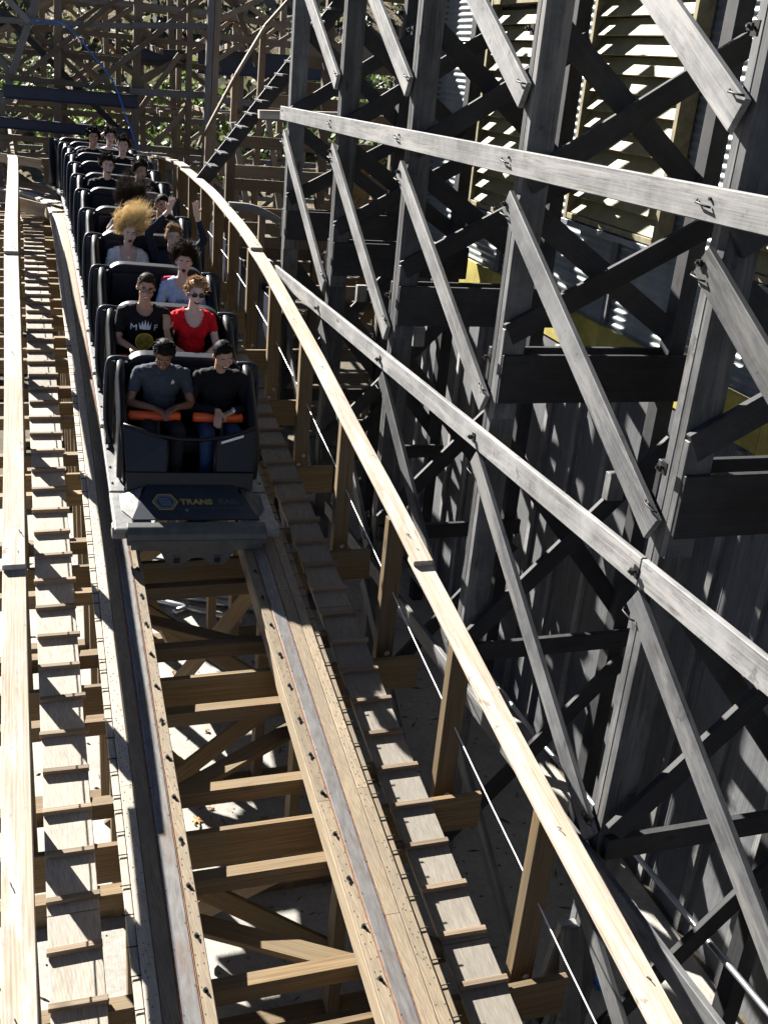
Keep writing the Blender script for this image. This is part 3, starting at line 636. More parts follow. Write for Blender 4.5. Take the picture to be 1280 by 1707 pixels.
# logo lies on the sloping plate: local x right, local y up the slope
e_y = (V((0, -.84, .275)) - V((0, -1.25, .205))).normalized(); e_n = V((1, 0, 0)).cross(e_y)
def on_plate(x, t): p = V((x, -1.25, .205)) + e_y * t + e_n * .0035; return Matrix(((1, e_y.x, e_n.x, p.x), (0, e_y.y, e_n.y, p.y), (0, e_y.z, e_n.z, p.z), (0, 0, 0, 1)))
def plate_part(nm, me, mat, x, t, lift=0): 
    me.materials.append(MATS[mat]); o = mo(nm, me, None, None, on_plate(x, t) @ Matrix.Translation((0, 0, lift))); o.parent = plate; return o
def poly_mesh(rings, z0=0, z1=.002):
    """flat ring(s): list of (outer, inner) polygons or single outer"""
    VV = []; F = []
    for outer, inner in rings:
        k0 = len(VV); n = len(outer)
        if inner:
            for P_, z in ((outer, z1), (inner, z1), (outer, z0), (inner, z0)): VV += [(x, y, z) for x, y in P_]
            for i in range(n):
                j = (i + 1) % n; F += [(k0 + i, k0 + j, k0 + n + j, k0 + n + i), (k0 + 2 * n + i, k0 + 2 * n + j, k0 + j, k0 + i)]
        else: VV += [(x, y, z1) for x, y in outer]; F.append(tuple(range(k0, k0 + n)))
    me = bpy.data.meshes.new('mark'); me.from_pydata(VV, [], F); me.update(); return me
hexa = lambda r: [(r * math.cos(math.radians(a)), r * math.sin(math.radians(a))) for a in range(0, 360, 60)]
plate_part('hexagon_mark', poly_mesh([(hexa(.108), hexa(.090))]), 'logo_yellow', -.235, .20)
plate_part('hexagon_mark', poly_mesh([(hexa(.086), hexa(.068))]), 'logo_blue', -.235, .20)
bars = [[(-.05, .018), (.045, .018), (.03, .048), (-.035, .048)], [(-.05, .02), (-.028, .02), (-.028, -.012), (-.05, -.004)], [(-.05, -.012), (.05, -.012), (.05, .012), (-.05, .012)], [(.05, .004), (.028, .012), (.028, -.02), (.05, -.02)], [(-.045, -.018), (.05, -.018), (.035, -.048), (-.03, -.048)]]
plate_part('emblem_bars', poly_mesh([(b_, None) for b_ in bars]), 'logo_blue', -.235, .20, .001)
plate_part('lettering', text_mesh('TRANS', .085, .003), 'logo_yellow', .02, .20)
plate_part('lettering', text_mesh('RAIL', .085, .003), 'logo_dim', .285, .20)
plate_part('underline', poly_mesh([([(-.36, -.004), (.40, -.004), (.40, .004), (-.36, .004)], None)]), 'logo_dim', .0, .125)
plate_part('round_sticker', poly_mesh([([(.016 * math.cos(a * .5236), .016 * math.sin(a * .5236)) for a in range(12)], None)]), 'logo_blue', -.07, .10)
lead.matrix_basis = car_matrix(ROW[0])
base = build_car('coaster_car', ''); base['group'] = GRP
who = ['second car of the train, carrying the woman in red and the man in glasses', 'car carrying the girl in a pale blue shirt beside an empty seat', 'car carrying the woman in a fuzzy white cardigan', 'car carrying the rider hiding behind raised hands', 'empty car just behind the rider hiding behind raised hands', 'car carrying the rider with a yellow shirt emblem', 'empty car just behind the rider with a yellow shirt emblem', 'car carrying the black shirted young man with a blank look', 'car carrying the smiling dark haired rider, near the train end', 'car carrying the rider in white with a raised arm', 'empty last car of the train']
for i in range(1, 12):
    c_ = base if i == 1 else copy_car(base, who[i - 1]); c_['label'] = who[i - 1]; c_.matrix_basis = car_matrix(ROW[i])

# ------------------------------------------------------------------ riders
def caps(bm, a, b, ra, rb):
    a, b = V(a), V(b); d = b - a; L = d.length
    for p, r in ((a, ra), (b, rb)): bmesh.ops.create_icosphere(bm, subdivisions=2, radius=r * 1.02, matrix=Matrix.Translation(p))
    if L > 1e-4:
        q = d.to_track_quat('Z', 'Y').to_matrix().to_4x4(); bmesh.ops.create_cone(bm, cap_ends=True, segments=14, radius1=ra, radius2=rb, depth=L, matrix=Matrix.Translation((a + b) / 2) @ q)
def ell(bm, c, r, M=None):
    T = Matrix.Translation(c) @ Matrix.Diagonal((*r, 1)); bmesh.ops.create_icosphere(bm, subdivisions=3, radius=1, matrix=(M @ T) if M else T)
def remesh(bm, vox, name, mat, sm=2):
    me = bpy.data.meshes.new(name); bm.to_mesh(me); bm.free(); o = bpy.data.objects.new('tmp', me); link(o)
    m = o.modifiers.new('r', 'REMESH'); m.mode = 'VOXEL'; m.voxel_size = vox; m.use_smooth_shade = True
    if sm: s = o.modifiers.new('s', 'SMOOTH'); s.factor = .5; s.iterations = sm
    dg = bpy.context.evaluated_depsgraph_get(); r = bpy.data.meshes.new_from_object(o.evaluated_get(dg)); r.name = name
    bpy.data.objects.remove(o); bpy.data.meshes.remove(me); r.materials.clear(); r.materials.append(MATS[mat]); r.polygons.foreach_set('use_smooth', [True] * len(r.polygons)); return r
def hand(bm, w, d, nrm, side, curl=.5, spread=.10, sz=1.0):
    """wrist w, pointing direction d, palm normal nrm; side=+1 thumb towards d x nrm"""
    w, d, nrm = V(w), V(d).normalized(), V(nrm); nrm = (nrm - d * nrm.dot(d)).normalized(); lat = d.cross(nrm) * side
    for k_ in (-1.35, -.45, .45, 1.35): caps(bm, w + lat * .010 * k_ * sz, w + (d * .082 + lat * .0165 * k_) * sz, .015 * sz, .0135 * sz)
    for k_, ln in ((-1.4, .062), (-.47, .076), (.47, .082), (1.4, .074)):
        p = w + (d * .085 + lat * .0165 * k_) * sz; ang = 0; dd = (d + lat * spread * k_ * .8).normalized()
        for seg, fr in enumerate((.45, .32, .23)):
            ang += curl * (.7 if seg == 0 else .9); q = dd * math.cos(ang) + nrm * math.sin(ang); e = p + q * ln * fr * sz * 1.05; caps(bm, p, e, (.0098 - .0012 * seg) * sz, (.0088 - .0012 * seg) * sz); p = e
    t0 = w + (d * .022 + lat * .024) * sz; t1 = t0 + (d * .028 + lat * .028 + nrm * .012) * sz; t2 = t1 + (d * .030 + lat * .008 + nrm * .014) * sz
    caps(bm, t0, t1, .0135 * sz, .011 * sz); caps(bm, t1, t2, .011 * sz, .0085 * sz)
def hair_mesh(HM, style, seed, ):
    rnd = random.Random(seed); VV = []; F = []
    R_ = V((.083, .1005, .106)); C_ = V((0, .012, .022))
    def hl(p):   # above the hair line?
        y, z = p.y - C_.y, p.z
        t = (y + .10) / .2; return z > (.072 if y < -.072 else .072 - (y + .072) * 1.9 if y < -.02 else -.02 - (y + .02) * .75)
    n, m = 28, 18; idx = {}
    pad = {'buzz': 1.0, 'short': 1.03, 'spiky': 1.03, 'blown': 1.03, 'curly': 1.05, 'back': 1.02}[style]
    def pt(i, j): th = math.pi * j / m; ph = 2 * math.pi * i / n; return V((math.sin(th) * math.cos(ph), math.sin(th) * math.sin(ph), math.cos(th)))
    for j in range(m):
        for i in range(n):
            q = [pt(i, j), pt(i, j + 1), pt(i + 1, j + 1), pt(i + 1, j)]; c = (q[0] + q[1] + q[2] + q[3]) / 4
            if hl(V((c.x * R_.x, c.y * R_.y, c.z * R_.z)) + C_):
                f = []
                for d in q:
                    key = tuple(round(x, 4) for x in d)
                    if key not in idx: wob = 1 + .03 * noise.noise(d * 6 + V((seed, 0, 0))); idx[key] = len(VV); VV.append(HM @ (V((d.x * R_.x, d.y * R_.y, d.z * R_.z)) * pad * wob + C_))
                    f.append(idx[key])
                f = list(dict.fromkeys(f))
                if len(f) > 2: F.append(tuple(f))
    cnt, ln, wind, rad, curl = {'buzz': (260, .008, V((0, -.1, .2)), .0035, .0), 'short': (420, .022, V((.1, -.1, .3)), .0045, .5), 'spiky': (420, .075, V((.15, .35, 1.0)), .0045, .35), 'blown': (1100, .29, V((.45, .5, .75)), .0026, .30), 'curly': (460, .07, V((.1, .4, .5)), .005, 1.5), 'back': (300, .05, V((0, .8, -.1)), .0045, .3)}[style]
    if style == 'blown': wind = V((.5 if seed == 8 else rnd.uniform(.1, .6), .45, .8))
    if seed == 7: ln = .15; wind = V((.25, .25, 1.0)); cnt = 800
    ctr = []
    while len(ctr) < (46 if style == 'blown' else 26):
        d = V((rnd.gauss(0, 1), rnd.gauss(0, 1), rnd.gauss(0, 1))).normalized()
        if hl(V((d.x * R_.x, d.y * R_.y, d.z * R_.z)) + C_): ctr.append((d, V((rnd.gauss(0, 1), rnd.gauss(0, 1), rnd.gauss(0, .7))) * curl, rnd.uniform(.55, 1.15)))
    for _ in range(cnt):
        cd_, cu0, cl = rnd.choice(ctr)                     # locks share a direction and length
        d = (cd_ + V((rnd.gauss(0, .22), rnd.gauss(0, .22), rnd.gauss(0, .22)))).normalized(); p = V((d.x * R_.x, d.y * R_.y, d.z * R_.z)) + C_
        if not hl(p): continue
        L = ln * cl * rnd.uniform(.7, 1.1); pts = [p]; S = 5; cu = cu0 + V((rnd.gauss(0, .25), rnd.gauss(0, .25), rnd.gauss(0, .25))) * curl
        for s in range(S):
            k_ = s / S; dirv = (d * max(0, .8 - 1.2 * k_) + wind * (.3 + .8 * k_) + V((0, 0, -.5 * max(0, k_ - .45))) + cu * (.25 + 1.1 * k_)).normalized(); pts.append(pts[-1] + dirv * L / S)
            if curl > 1: cu = cu + V((rnd.gauss(0, 1), rnd.gauss(0, 1), rnd.gauss(0, 1))) * .9
        a, b = tube_data([HM @ q for q in pts], [rad, rad, rad * .95, rad * .8, rad * .6, rad * .15], 4); k0 = len(VV); VV.extend(a); F.extend(tuple(k0 + i for i in f) for f in b)
    return VV, F
def rider(row, x, label, skin, top, hair, style, female=False, sleeve=.45, pants='denim', head=(0, 0, 0), hf=0.0, arms=None, mouth='smile', lean=0.0, scoop=0.0, group=None, vox=.0085, seed=1, up=0.0, glasses=None, hoff=(0, 0, 0)):
    """arms: for each side (-1 = picture left) a dict elbow, wrist, hand=(d, n, curl)"""
    root = thing('person', label, 'person')
    sw = .165 if female else .188; f_ = .92 if female else 1.0
    Lm = Matrix.Translation((0, 0, .08)) @ Matrix.Rotation(lean, 4, 'X') @ Matrix.Translation((0, 0, -.08))   # forward lean about the hips
    T = lambda p: Lm @ V(p)
    def torso(bm, g):
        def E_(c, r): ell(bm, c, tuple(q + g for q in r), Lm)
        E_((0, 0, .05), (.160 * f_, .115, .10)); E_((0, -.012, .19), (.132 * f_, .102, .14)); E_((0, -.004, .35), (.158 * f_, .108, .155))
        caps(bm, T((-sw + .055, .004, .445)), T((sw - .055, .004, .445)), .062 + g, .062 + g); caps(bm, T((-.06, .01, .475)), T((.06, .01, .475)), .05 + g, .05 + g)
        if female:
            for s in (-1, 1): E_((s * .065, -.075, .32), (.055, .05, .055))
    HM = Lm @ Matrix.Translation(V((0, .0, .585)) + V(hoff)) @ Euler((head[0], head[1], head[2])).to_matrix().to_4x4() @ Matrix.Translation((0, -.018 - hf, .115)) @ Matrix.Scale(.97 if female else 1.0, 4)
    bm = bmesh.new(); torso(bm, 0)
    caps(bm, T((0, .012, .47)), HM @ V((0, .03, -.09)), .055 * f_, .05 * f_)
    ell(bm, (0, .012, .022), (.077, .095, .1), HM); ell(bm, (0, -.022, -.045), (.060, .072, .078), HM); ell(bm, (0, -.052, -.088), (.032, .034, .030), HM)
    for s in (-1, 1):
        ell(bm, (s * .079, .012, -.012), (.011, .022, .031), HM); ell(bm, (s * .038, -.062, -.032), (.026, .026, .024), HM); ell(bm, (s * .03, -.078, .034), (.026, .014, .009), HM)
    caps(bm, HM @ V((0, -.088, .012)), HM @ V((0, -.112, -.024)), .0095, .0155); ell(bm, (0, -.098, -.028), (.0205, .011, .009), HM)
    sl = bmesh.new(); torso(sl, .012)
    sl_has = False
    for s in (-1, 1):
        A = (arms or {}).get(s) or {}
        el = V(A.get('elbow', (s * .235, -.10, .20))); wr = V(A.get('wrist', (s * .12, -.275, .205))); sh = T((s * sw, .004, .44))
        caps(bm, sh, el, .047 * f_, .037 * f_); caps(bm, el, wr, .039 * f_, .025 * f_)
        d, nn_, cu = A.get('hand', ((wr - el).normalized() * .4 + V((0, -1, 0)), (0, 0, -1), .75)); hand(bm, wr, d, nn_, A.get('thumb', -s), cu, A.get('spread', .10), .95 if female else 1.05)
        if sleeve <= 1: caps(sl, sh, sh.lerp(el, sleeve), .058 * f_, .052 * f_)
        else: caps(sl, sh, el, .058 * f_, .047 * f_); caps(sl, el, el.lerp(wr, sleeve - 1), .047 * f_, .036 * f_)
        hp = V((s * .085, -.02, .03)); kn = V((s * .125, -.40, .075)); an = V((s * .12, -.46, -.27))
        caps(bm, hp, kn, .085, .058); caps(bm, kn, an, .055, .036); caps(bm, an, an + V((0, -.11, -.025)), .036, .03)
    body = mo('body', remesh(bm, vox, 'body', skin), None, root)
    sm_ = remesh(sl, vox * 1.15, 'shirt', top, 2)
    if scoop:
        b2 = bmesh.new(); b2.from_mesh(sm_); Li = Lm.inverted()
        kill = [f for f in b2.faces if (lambda c: (c.x / (.085 + .2 * (scoop - .1))) ** 2 + ((c.z - .505) / scoop) ** 2 < 1 and c.y < .03)(Li @ f.calc_center_median())]
        bmesh.ops.delete(b2, geom=kill, context='FACES'); b2.to_mesh(sm_); b2.free()
    nrm_ = [v.normal.copy() for v in sm_.vertices]
    for v, vn in zip(sm_.vertices, nrm_):                    # folds
        q = v.co.copy(); v.co = q + vn * (.007 * noise.noise(V((q.x * 16 + seed, q.y * 16, q.z * 34 + q.x * 20))) + .004 * noise.noise(q * 50))
    shirt = mo('shirt', sm_, None, root)
    pm = bmesh.new(); ell(pm, (0, 0, .02), (.172 * f_, .125, .095))
    for s in (-1, 1):
        hp = V((s * .085, -.02, .03)); kn = V((s * .125, -.40, .075)); an = V((s * .12, -.46, -.25)); caps(pm, hp, kn, .095, .068); caps(pm, kn, an, .067, .052)
    mo('trousers', remesh(pm, vox * 1.4, 'trousers', pants), None, root)
    hv, hfc = hair_mesh(HM, style, seed); mk('hair', hv, hfc, hair, root, True)
    def face(nm, c, r, mat, sub_=2):
        b = bmesh.new(); ell(b, c, r, HM); me = bpy.data.meshes.new(nm); b.to_mesh(me); b.free(); me.materials.append(MATS[mat]); me.polygons.foreach_set('use_smooth', [True] * len(me.polygons)); return mo(nm, me, None, root)
    for s in (-1, 1):
        if glasses != 'sun':
            face('eye', (s * .031, -.0835, .010), (.0135, .006, .0065), 'eye_white'); face('iris', (s * .031, -.0885, .0095), (.006, .003, .0058), 'eye_dark')
        face('eyebrow', (s * .033, -.0925, .033), (.019, .004, .0045), hair if hair != 'hair_blonde' else 'hair_lbrown')
        if glasses == 'sun': face('sunglass_lens', (s * .034, -.096, .008), (.030, .010, .021), 'lens_black')
        if glasses == 'clear':
            pts = [HM @ V((s * .034 + .027 * math.cos(a), -.101, .008 + .017 * math.sin(a))) for a in [i * .5236 for i in range(12)]]; vv, ff = tube_data(pts, .0032, 5, True); mk('spectacle_frame', vv, ff, 'eye_dark', root)
        if glasses: tube('spectacle_arm', [HM @ V((s * .06, -.097, .012)), HM @ V((s * .084, -.06, .012)), HM @ V((s * .084, .02, .012))], .003, 'eye_dark', root, 5)
    if mouth == 'open': face('mouth', (0, -.0865, -.068), (.019, .012, .021), 'mouth_dark'); face('lips', (0, -.0835, -.068), (.024, .011, .026), 'lips')
    elif mouth == 'laugh': face('lips', (0, -.083, -.066), (.031, .011, .021), 'lips'); face('mouth', (0, -.0875, -.067), (.027, .010, .016), 'mouth_dark'); face('teeth', (0, -.091, -.058), (.022, .009, .006), 'teeth')
    elif mouth == 'smile': face('lips', (0, -.0865, -.062), (.028, .010, .012), 'lips'); face('teeth', (0, -.0905, -.061), (.022, .009, .006), 'teeth')
    else: face('lips', (0, -.089, -.064), (.022, .008, .007), 'lips')
    root.matrix_basis = car_matrix(ROW[row]) @ Matrix.Translation((x, -.115, .455 + up)); 
    return root, shirt, HM
def decal(root, shirt, me, mat, cx, cz, nm='shirt_print', off=.0035, flip=False):
    b = BVHTree.FromPolygons([v.co for v in shirt.data.vertices], [p.vertices for p in shirt.data.polygons]); keep = True
    bm = bmesh.new(); bm.from_mesh(me); bmesh.ops.triangulate(bm, faces=bm.faces[:])
    for _ in range(2):
        lg = [e for e in bm.edges if e.calc_length() > .02]
        if lg: bmesh.ops.subdivide_edges(bm, edges=lg, cuts=1); bmesh.ops.triangulate(bm, faces=bm.faces[:])
    for v in bm.verts:
        x, z = cx + v.co.x, cz + v.co.y; hit = b.ray_cast(V((x, -1, z)), V((0, 1, 0)))[0]
        v.co = V((x, (hit.y if hit else -.1) - off - max(0, v.co.z), z))
    bm.to_mesh(me); bm.free(); me.materials.clear(); me.materials.append(MATS[mat]); return mo(nm, me, None, root)
def disc(rx, ry, n=20): return [(rx * math.cos(6.2832 * i / n), ry * math.sin(6.2832 * i / n)) for i in range(n)]
def hang(M, p): return M @ V(p)
# row 1
r, s, H = rider(0, -.215, 'laughing man in a charcoal t-shirt looking down in the lead car', 'skin_deep', 'cloth_charcoal', 'hair_black', 'short', head=(.42, 0, -.12), lean=.12, sleeve=.5, pants='cloth_dark', vox=.0068, seed=3, mouth='smile', hf=.0, up=.06,
    arms={-1: dict(elbow=(-.265, -.13, .20), wrist=(-.085, -.275, .235), hand=((.75, -.55, -.1), (0, -.3, -1), .6)), 1: dict(elbow=(.26, -.13, .20), wrist=(.105, -.285, .245), hand=((-.65, -.6, -.1), (0, -.3, -1), .6))})
decal(r, s, poly_mesh([([(0, .022), (.016, 0), (.010, -.022), (0, -.008), (-.010, -.022), (-.016, 0)], None)]), 'print_white', .085, .41)
r, s, H = rider(0, .285, 'laughing man in a black long sleeved top and wristwatch in the lead car', 'skin_tan', 'cloth_black', 'hair_black', 'buzz', head=(.22, -.10, .18), lean=.06, sleeve=1.85, vox=.0068, seed=4, mouth='laugh', up=.03,
    arms={-1: dict(elbow=(-.255, -.11, .20), wrist=(-.03, -.285, .255), hand=((-.15, -.8, -.25), (0, -.2, -1), .55)), 1: dict(elbow=(.26, -.11, .20), wrist=(.10, -.27, .255), hand=((-.8, -.4, -.25), (0, -.3, -1), .5))})
tube('watch', [(.083, -.278, .255), (.105, -.268, .256)], .034, 'watch_metal', r, 14)
# row 2
r, s, H = rider(1, -.255, 'man in glasses and a black printed t-shirt raising one hand', 'skin_tan', 'cloth_black', 'hair_brown', 'buzz', head=(.05, .04, -.05), sleeve=.62, vox=.0068, seed=5, glasses='clear', mouth='smile', pants='cloth_dark', scoop=.06, up=.12,
    arms={1: dict(elbow=(.245, -.16, .17), wrist=(.185, -.215, .38), hand=((0, .05, 1), (-.4, -.9, 0), .45), thumb=1)})
decal(r, s, text_mesh('M', .085), 'print_white', -.095, .335); decal(r, s, text_mesh('F', .085), 'print_white', .105, .335)
decal(r, s, poly_mesh([([(-.048, -.03), (.048, -.03), (.058, .04), (.036, .0), (.026, .055), (.012, .005), (0, .065), (-.012, .005), (-.026, .055), (-.036, .0), (-.058, .04)], None)]), 'print_white', .005, .355)
decal(r, s, poly_mesh([(disc(.078, .078), None)]), 'print_gold', .01, .20); decal(r, s, poly_mesh([(disc(.084, .084), disc(.076, .076))]), 'print_yellow', .01, .20, off=.004)
r, s, H = rider(1, .20, 'laughing woman in a red scoop neck shirt and dark sunglasses', 'skin_pale', 'cloth_red', 'hair_red', 'curly', True, head=(.02, .03, .05), sleeve=.38, scoop=.115, vox=.0068, seed=6, glasses='sun', mouth='laugh', up=.10)
# row 3
r, s, H = rider(2, .245, 'girl in a pale blue lettered shirt with brown hair blown upwards', 'skin_fair', 'cloth_blue', 'hair_brown', 'blown', True, head=(-.05, .0, -.10), sleeve=.9, scoop=.085, seed=7, mouth='open', up=.0)
decal(r, s, text_mesh('AERO', .062), 'print_blue', 0, .315); decal(r, s, text_mesh('QC', .062), 'print_blue', 0, .245)
b_ = bmesh.new(); caps(b_, (-.17, .03, .475), (-.06, .04, .50), .045, .03); caps(b_, (.17, .03, .475), (.06, .04, .50), .045, .03); caps(b_, (-.06, .06, .49), (.06, .06, .49), .03, .03); mo('hood', remesh(b_, .012, 'hood', 'cloth_pink'), None, r)
# row 4
r, s, H = rider(3, -.20, 'shouting blonde woman in a fuzzy white cardigan with hair flying up', 'skin_fair', 'cloth_white', 'hair_blonde', 'blown', True, head=(.10, 0, .05), sleeve=1.8, scoop=.16, seed=8, mouth='open', up=-.06)
face_b = bmesh.new(); ell(face_b, (0, -.10, .435), (.016, .01, .016)); me_ = bpy.data.meshes.new('pendant'); face_b.to_mesh(me_); face_b.free(); mo('pendant', me_, 'pearl', r)
r, s, H = rider(3, .27, 'smiling girl in a dark navy top with both arms raised', 'skin_fair', 'cloth_navy', 'hair_lbrown', 'back', True, head=(.05, .0, .05), sleeve=1.72, seed=9, mouth='laugh', up=-.07,
    arms={-1: dict(elbow=(-.27, -.06, .72), wrist=(-.07, -.07, .99), hand=((.25, 0, 1), (0, -1, 0), .08), spread=.22, thumb=-1), 1: dict(elbow=(.34, -.05, .69), wrist=(.23, -.06, .97), hand=((-.15, 0, 1), (0, -1, 0), .08), spread=.22, thumb=1)})
# row 6
r, s, H = rider(4, -.10, 'rider in a grey shirt hiding the face behind raised hands with dark hair flying', 'skin_fair', 'cloth_grey', 'hair_brown', 'blown', True, head=(.25, 0, .1), sleeve=.55, seed=10, mouth='flat',
    arms={-1: dict(elbow=(-.27, -.16, .30), wrist=(-.075, -.20, .58), hand=((.25, .15, 1), (.1, 1, 0), .15), thumb=-1), 1: dict(elbow=(.25, -.16, .30), wrist=(.07, -.20, .58), hand=((-.25, .15, 1), (-.1, 1, 0), .15), thumb=1)})
r, s, H = rider(4, .27, 'smiling man with cropped hair in a dark shirt behind the raised arms', 'skin_tan', 'cloth_dark', 'hair_black', 'buzz', head=(.05, 0, .08), seed=12, mouth='laugh')
# row 7
r, s, H = rider(6, -.20, 'grinning rider in a black t-shirt with a yellow emblem, hair on end', 'skin_fair', 'cloth_black', 'hair_brown', 'spiky', head=(.05, 0, .05), sleeve=.6, seed=13, mouth='laugh', up=.02)
decal(r, s, poly_mesh([(disc(.105, .042), None)]), 'print_yellow', .01, .33)
r, s, H = rider(6, .22, 'rider with wild dark hair turned aside in a dark top', 'skin_tan', 'cloth_dark', 'hair_brown', 'spiky', True, head=(.1, 0, .35), sleeve=1.7, seed=14, mouth='flat')
# rows 10 to 12
r, s, H = rider(8, .18, 'young man in a black t-shirt with a blank look near the train end', 'skin_fair', 'cloth_black', 'hair_brown', 'spiky', head=(.05, 0, 0), seed=15, mouth='flat', up=.05)
r, s, H = rider(9, -.20, 'smiling dark haired rider in a black shirt near the train end', 'skin_tan', 'cloth_black', 'hair_black', 'spiky', head=(.05, 0, .05), seed=16, mouth='smile', up=.04)
r, s, H = rider(10, .16, 'rider in white with one arm raised to the head near the train end', 'skin_fair', 'cloth_white', 'hair_brown', 'spiky', True, head=(.1, 0, 0), seed=17, mouth='flat', up=.02,
    arms={-1: dict(elbow=(-.28, -.05, .60), wrist=(-.07, .0, .76), hand=((.6, .2, .6), (0, 0, -1), .3))})

# ------------------------------------------------------------------ far timber trestle crossing behind the train
ft = thing('far_trestle', 'weathered brown lattice trestle crossing behind the train', 'trestle', (2.5, 25, GZ))
def fb(nm, a, b, t, mat='old_timber', d=None): return beam(nm, a, b, d or t * .7, t, mat, ft, up=(0, -1, 0) if abs(V(b).z - V(a).z) > 3 else (0, 0, 1), ch=.006)
def vpost(x, y, t, zt=6.4, x2=None, mat='old_timber', dx=0): fb('post', (x - dx, y, GZ), (x + dx, y, zt), t, mat, t)
fb('post', (.95, 24, 6.5), (-.40, 24, 2.86), .16, 'old_grey', .14); fb('post', (-.40, 24, 2.86), (-.85, 24, GZ), .16, 'old_timber', .14)
vpost(.66, 24.08, .14, dx=.15); vpost(2.24, 24.05, .16, dx=.14); vpost(3.82, 23.55, .13, dx=.1); vpost(3.68, 23.55, .13, mat='old_grey', dx=.1); vpost(3.5, 25, .13, dx=.05); vpost(-2.0, 24, .15)
H_ = 'ledger_beam'
for nm, a, b, t, m in ((H_, (-2.2, 23.9, 4.36), (2.24, 23.9, 4.57), .11, 'old_grey'), (H_, (2.21, 23.8, 4.59), (3.71, 23.8, 4.71), .12, 'old_grey'), (H_, (.21, 24.3, 4.37), (3.73, 24.3, 4.35), .11, 'old_timber'), (H_, (-2.2, 23.9, 3.44), (2.16, 23.9, 3.36), .11, 'old_timber'), (H_, (2.13, 23.8, 3.33), (3.7, 23.8, 3.37), .14, 'old_grey'),
        ('diagonal', (2.6, 23.84, 5.65), (.05, 23.84, 3.45), .10, 'old_timber'), ('diagonal', (1.31, 23.82, 3.31), (4.2, 23.82, 5.75), .11, 'old_timber'), ('diagonal', (-1.1, 23.9, 5.7), (.2, 23.9, 4.46), .12, 'old_grey'), ('diagonal', (.24, 24.12, 4.37), (1.37, 24.12, 3.36), .10, 'old_timber'), ('diagonal', (-1.2, 24.1, 4.7), (-.21, 24.1, 3.48), .12, 'old_grey'),
        ('diagonal', (2.3, 25, 2.7), (3.32, 25, 4.13), .11, 'old_timber'), ('diagonal', (2.41, 25.1, 3.51), (3.9, 25.1, 4.36), .11, 'old_timber'), ('diagonal', (2.8, 25, 2.22), (3.59, 25, 3.17), .12, 'old_timber'), ('diagonal', (4.15, 26, 4.81), (5.8, 26, 5.75), .12, 'old_timber'), ('diagonal', (4.4, 26.1, 6), (5.26, 26.1, 4.02), .12, 'old_timber'), ('diagonal', (4.6, 26.2, 5.5), (5.94, 26.2, 4.79), .12, 'old_timber'), ('diagonal', (4.27, 25.9, 4.07), (5.5, 25.9, 4.94), .11, 'old_timber'), (H_, (4.19, 25.8, 4.57), (6.2, 25.8, 4.54), .15, 'old_timber'), (H_, (4.1, 26.3, 3.23), (6.6, 26.3, 3.12), .14, 'old_grey'), (H_, (-2, 23.9, 2.28), (3.7, 23.9, 2.2), .12, 'old_timber'), (H_, (-2, 23.9, 5.7), (4.2, 23.9, 5.8), .13, 'old_timber')):
    fb(nm, a, b, t, m)
rn = random.Random(5)
for Yp, x0, x1 in ((25.6, -3, 4.3), (27.4, -3.5, 7.5), (29.8, -4, 8.5)):
    x = x0 + rn.random(); prev = None
    while x < x1:
        vpost(x, Yp, rn.uniform(.12, .16), rn.uniform(6.0, 7.2), dx=rn.uniform(-.2, .2))
        if prev is not None:
            zb = -1.6
            while zb < 5.2:
                a, b = (prev, x) if rn.random() < .5 else (x, prev); fb('diagonal', (a, Yp - .1, zb), (b, Yp - .1, zb + 1.1), .10)
                if rn.random() < .25: fb('diagonal', (b, Yp + .1, zb), (a, Yp + .1, zb + 1.1), .10)
                zb += 1.12
        prev = x; x += rn.uniform(1.25, 1.75)
    for z in (-.6, .55, 1.65, 2.8, 3.95, 5.05, 6.1): fb(H_, (x0, Yp - .16, z + rn.uniform(-.1, .1)), (x1, Yp - .16, z + rn.uniform(-.1, .1)), .12, rn.choice(('old_timber', 'old_timber', 'old_grey')))
for xx in (-1.6, -.2, 1.3, 2.8, 4.2):
    for zz in (.6, 1.8, 3.0, 4.2, 5.4): fb('long_tie', (xx, 23.9, zz + rn.uniform(-.2, .2)), (xx + rn.uniform(-.5, .5), 31, zz + rn.uniform(-.3, .3)), .11)
def ibeam(label, a, b, h, mat='navy_steel'):
    t = thing('steel_beam', label, 'beam', V(a).lerp(V(b), .5))
    d = V((0, 0, 1)); beam('web', a, b, .02, h - .03, mat, t)
    for s in (-1, 1): beam('flange', V(a) + d * s * (h / 2 - .006), V(b) + d * s * (h / 2 - .006), .16, .02, mat, t)
ibeam('long navy steel beam spanning the lattice above the rear riders', (-.35, 23.66, 3.15), (2.28, 23.66, 3.14), .26)
ibeam('black steel beam just behind the rearmost riders heads', (-.6, 23.6, 2.56), (2.15, 23.6, 2.50), .21)
ibeam('deep navy steel beam to the right of the thick brown post', (3.95, 26.6, 4.0), (7.2, 26.6, 4.1), .52)
ibeam('short navy steel beam between two brown lattice posts', (2.4, 25.3, 4.03), (3.62, 25.3, 4.1), .24)
tag(beam('slanting_pipe', (-.8, 24.6, 5.05), (2.1, 24.6, 2.38), .12, .13, 'black_iron', None), 'black slanting steel member crossing the lattice under the blue hose', 'steel member')
tag(tube('blue_hose', smooth_pts([(.2, 23.5, 4.47), (.55, 23.5, 4.49), (.83, 23.5, 4.49), (1.1, 23.5, 4.3), (1.35, 23.5, 3.99), (1.71, 23.5, 3.63), (1.85, 23.5, 3.35), (2.01, 23.5, 2.91), (2.24, 23.5, 2.27), (2.42, 23.5, 1.97), (2.66, 23.5, 1.92)]), .017, 'hose_blue', None, 6), 'bright blue hose hanging down across the far lattice', 'hose')

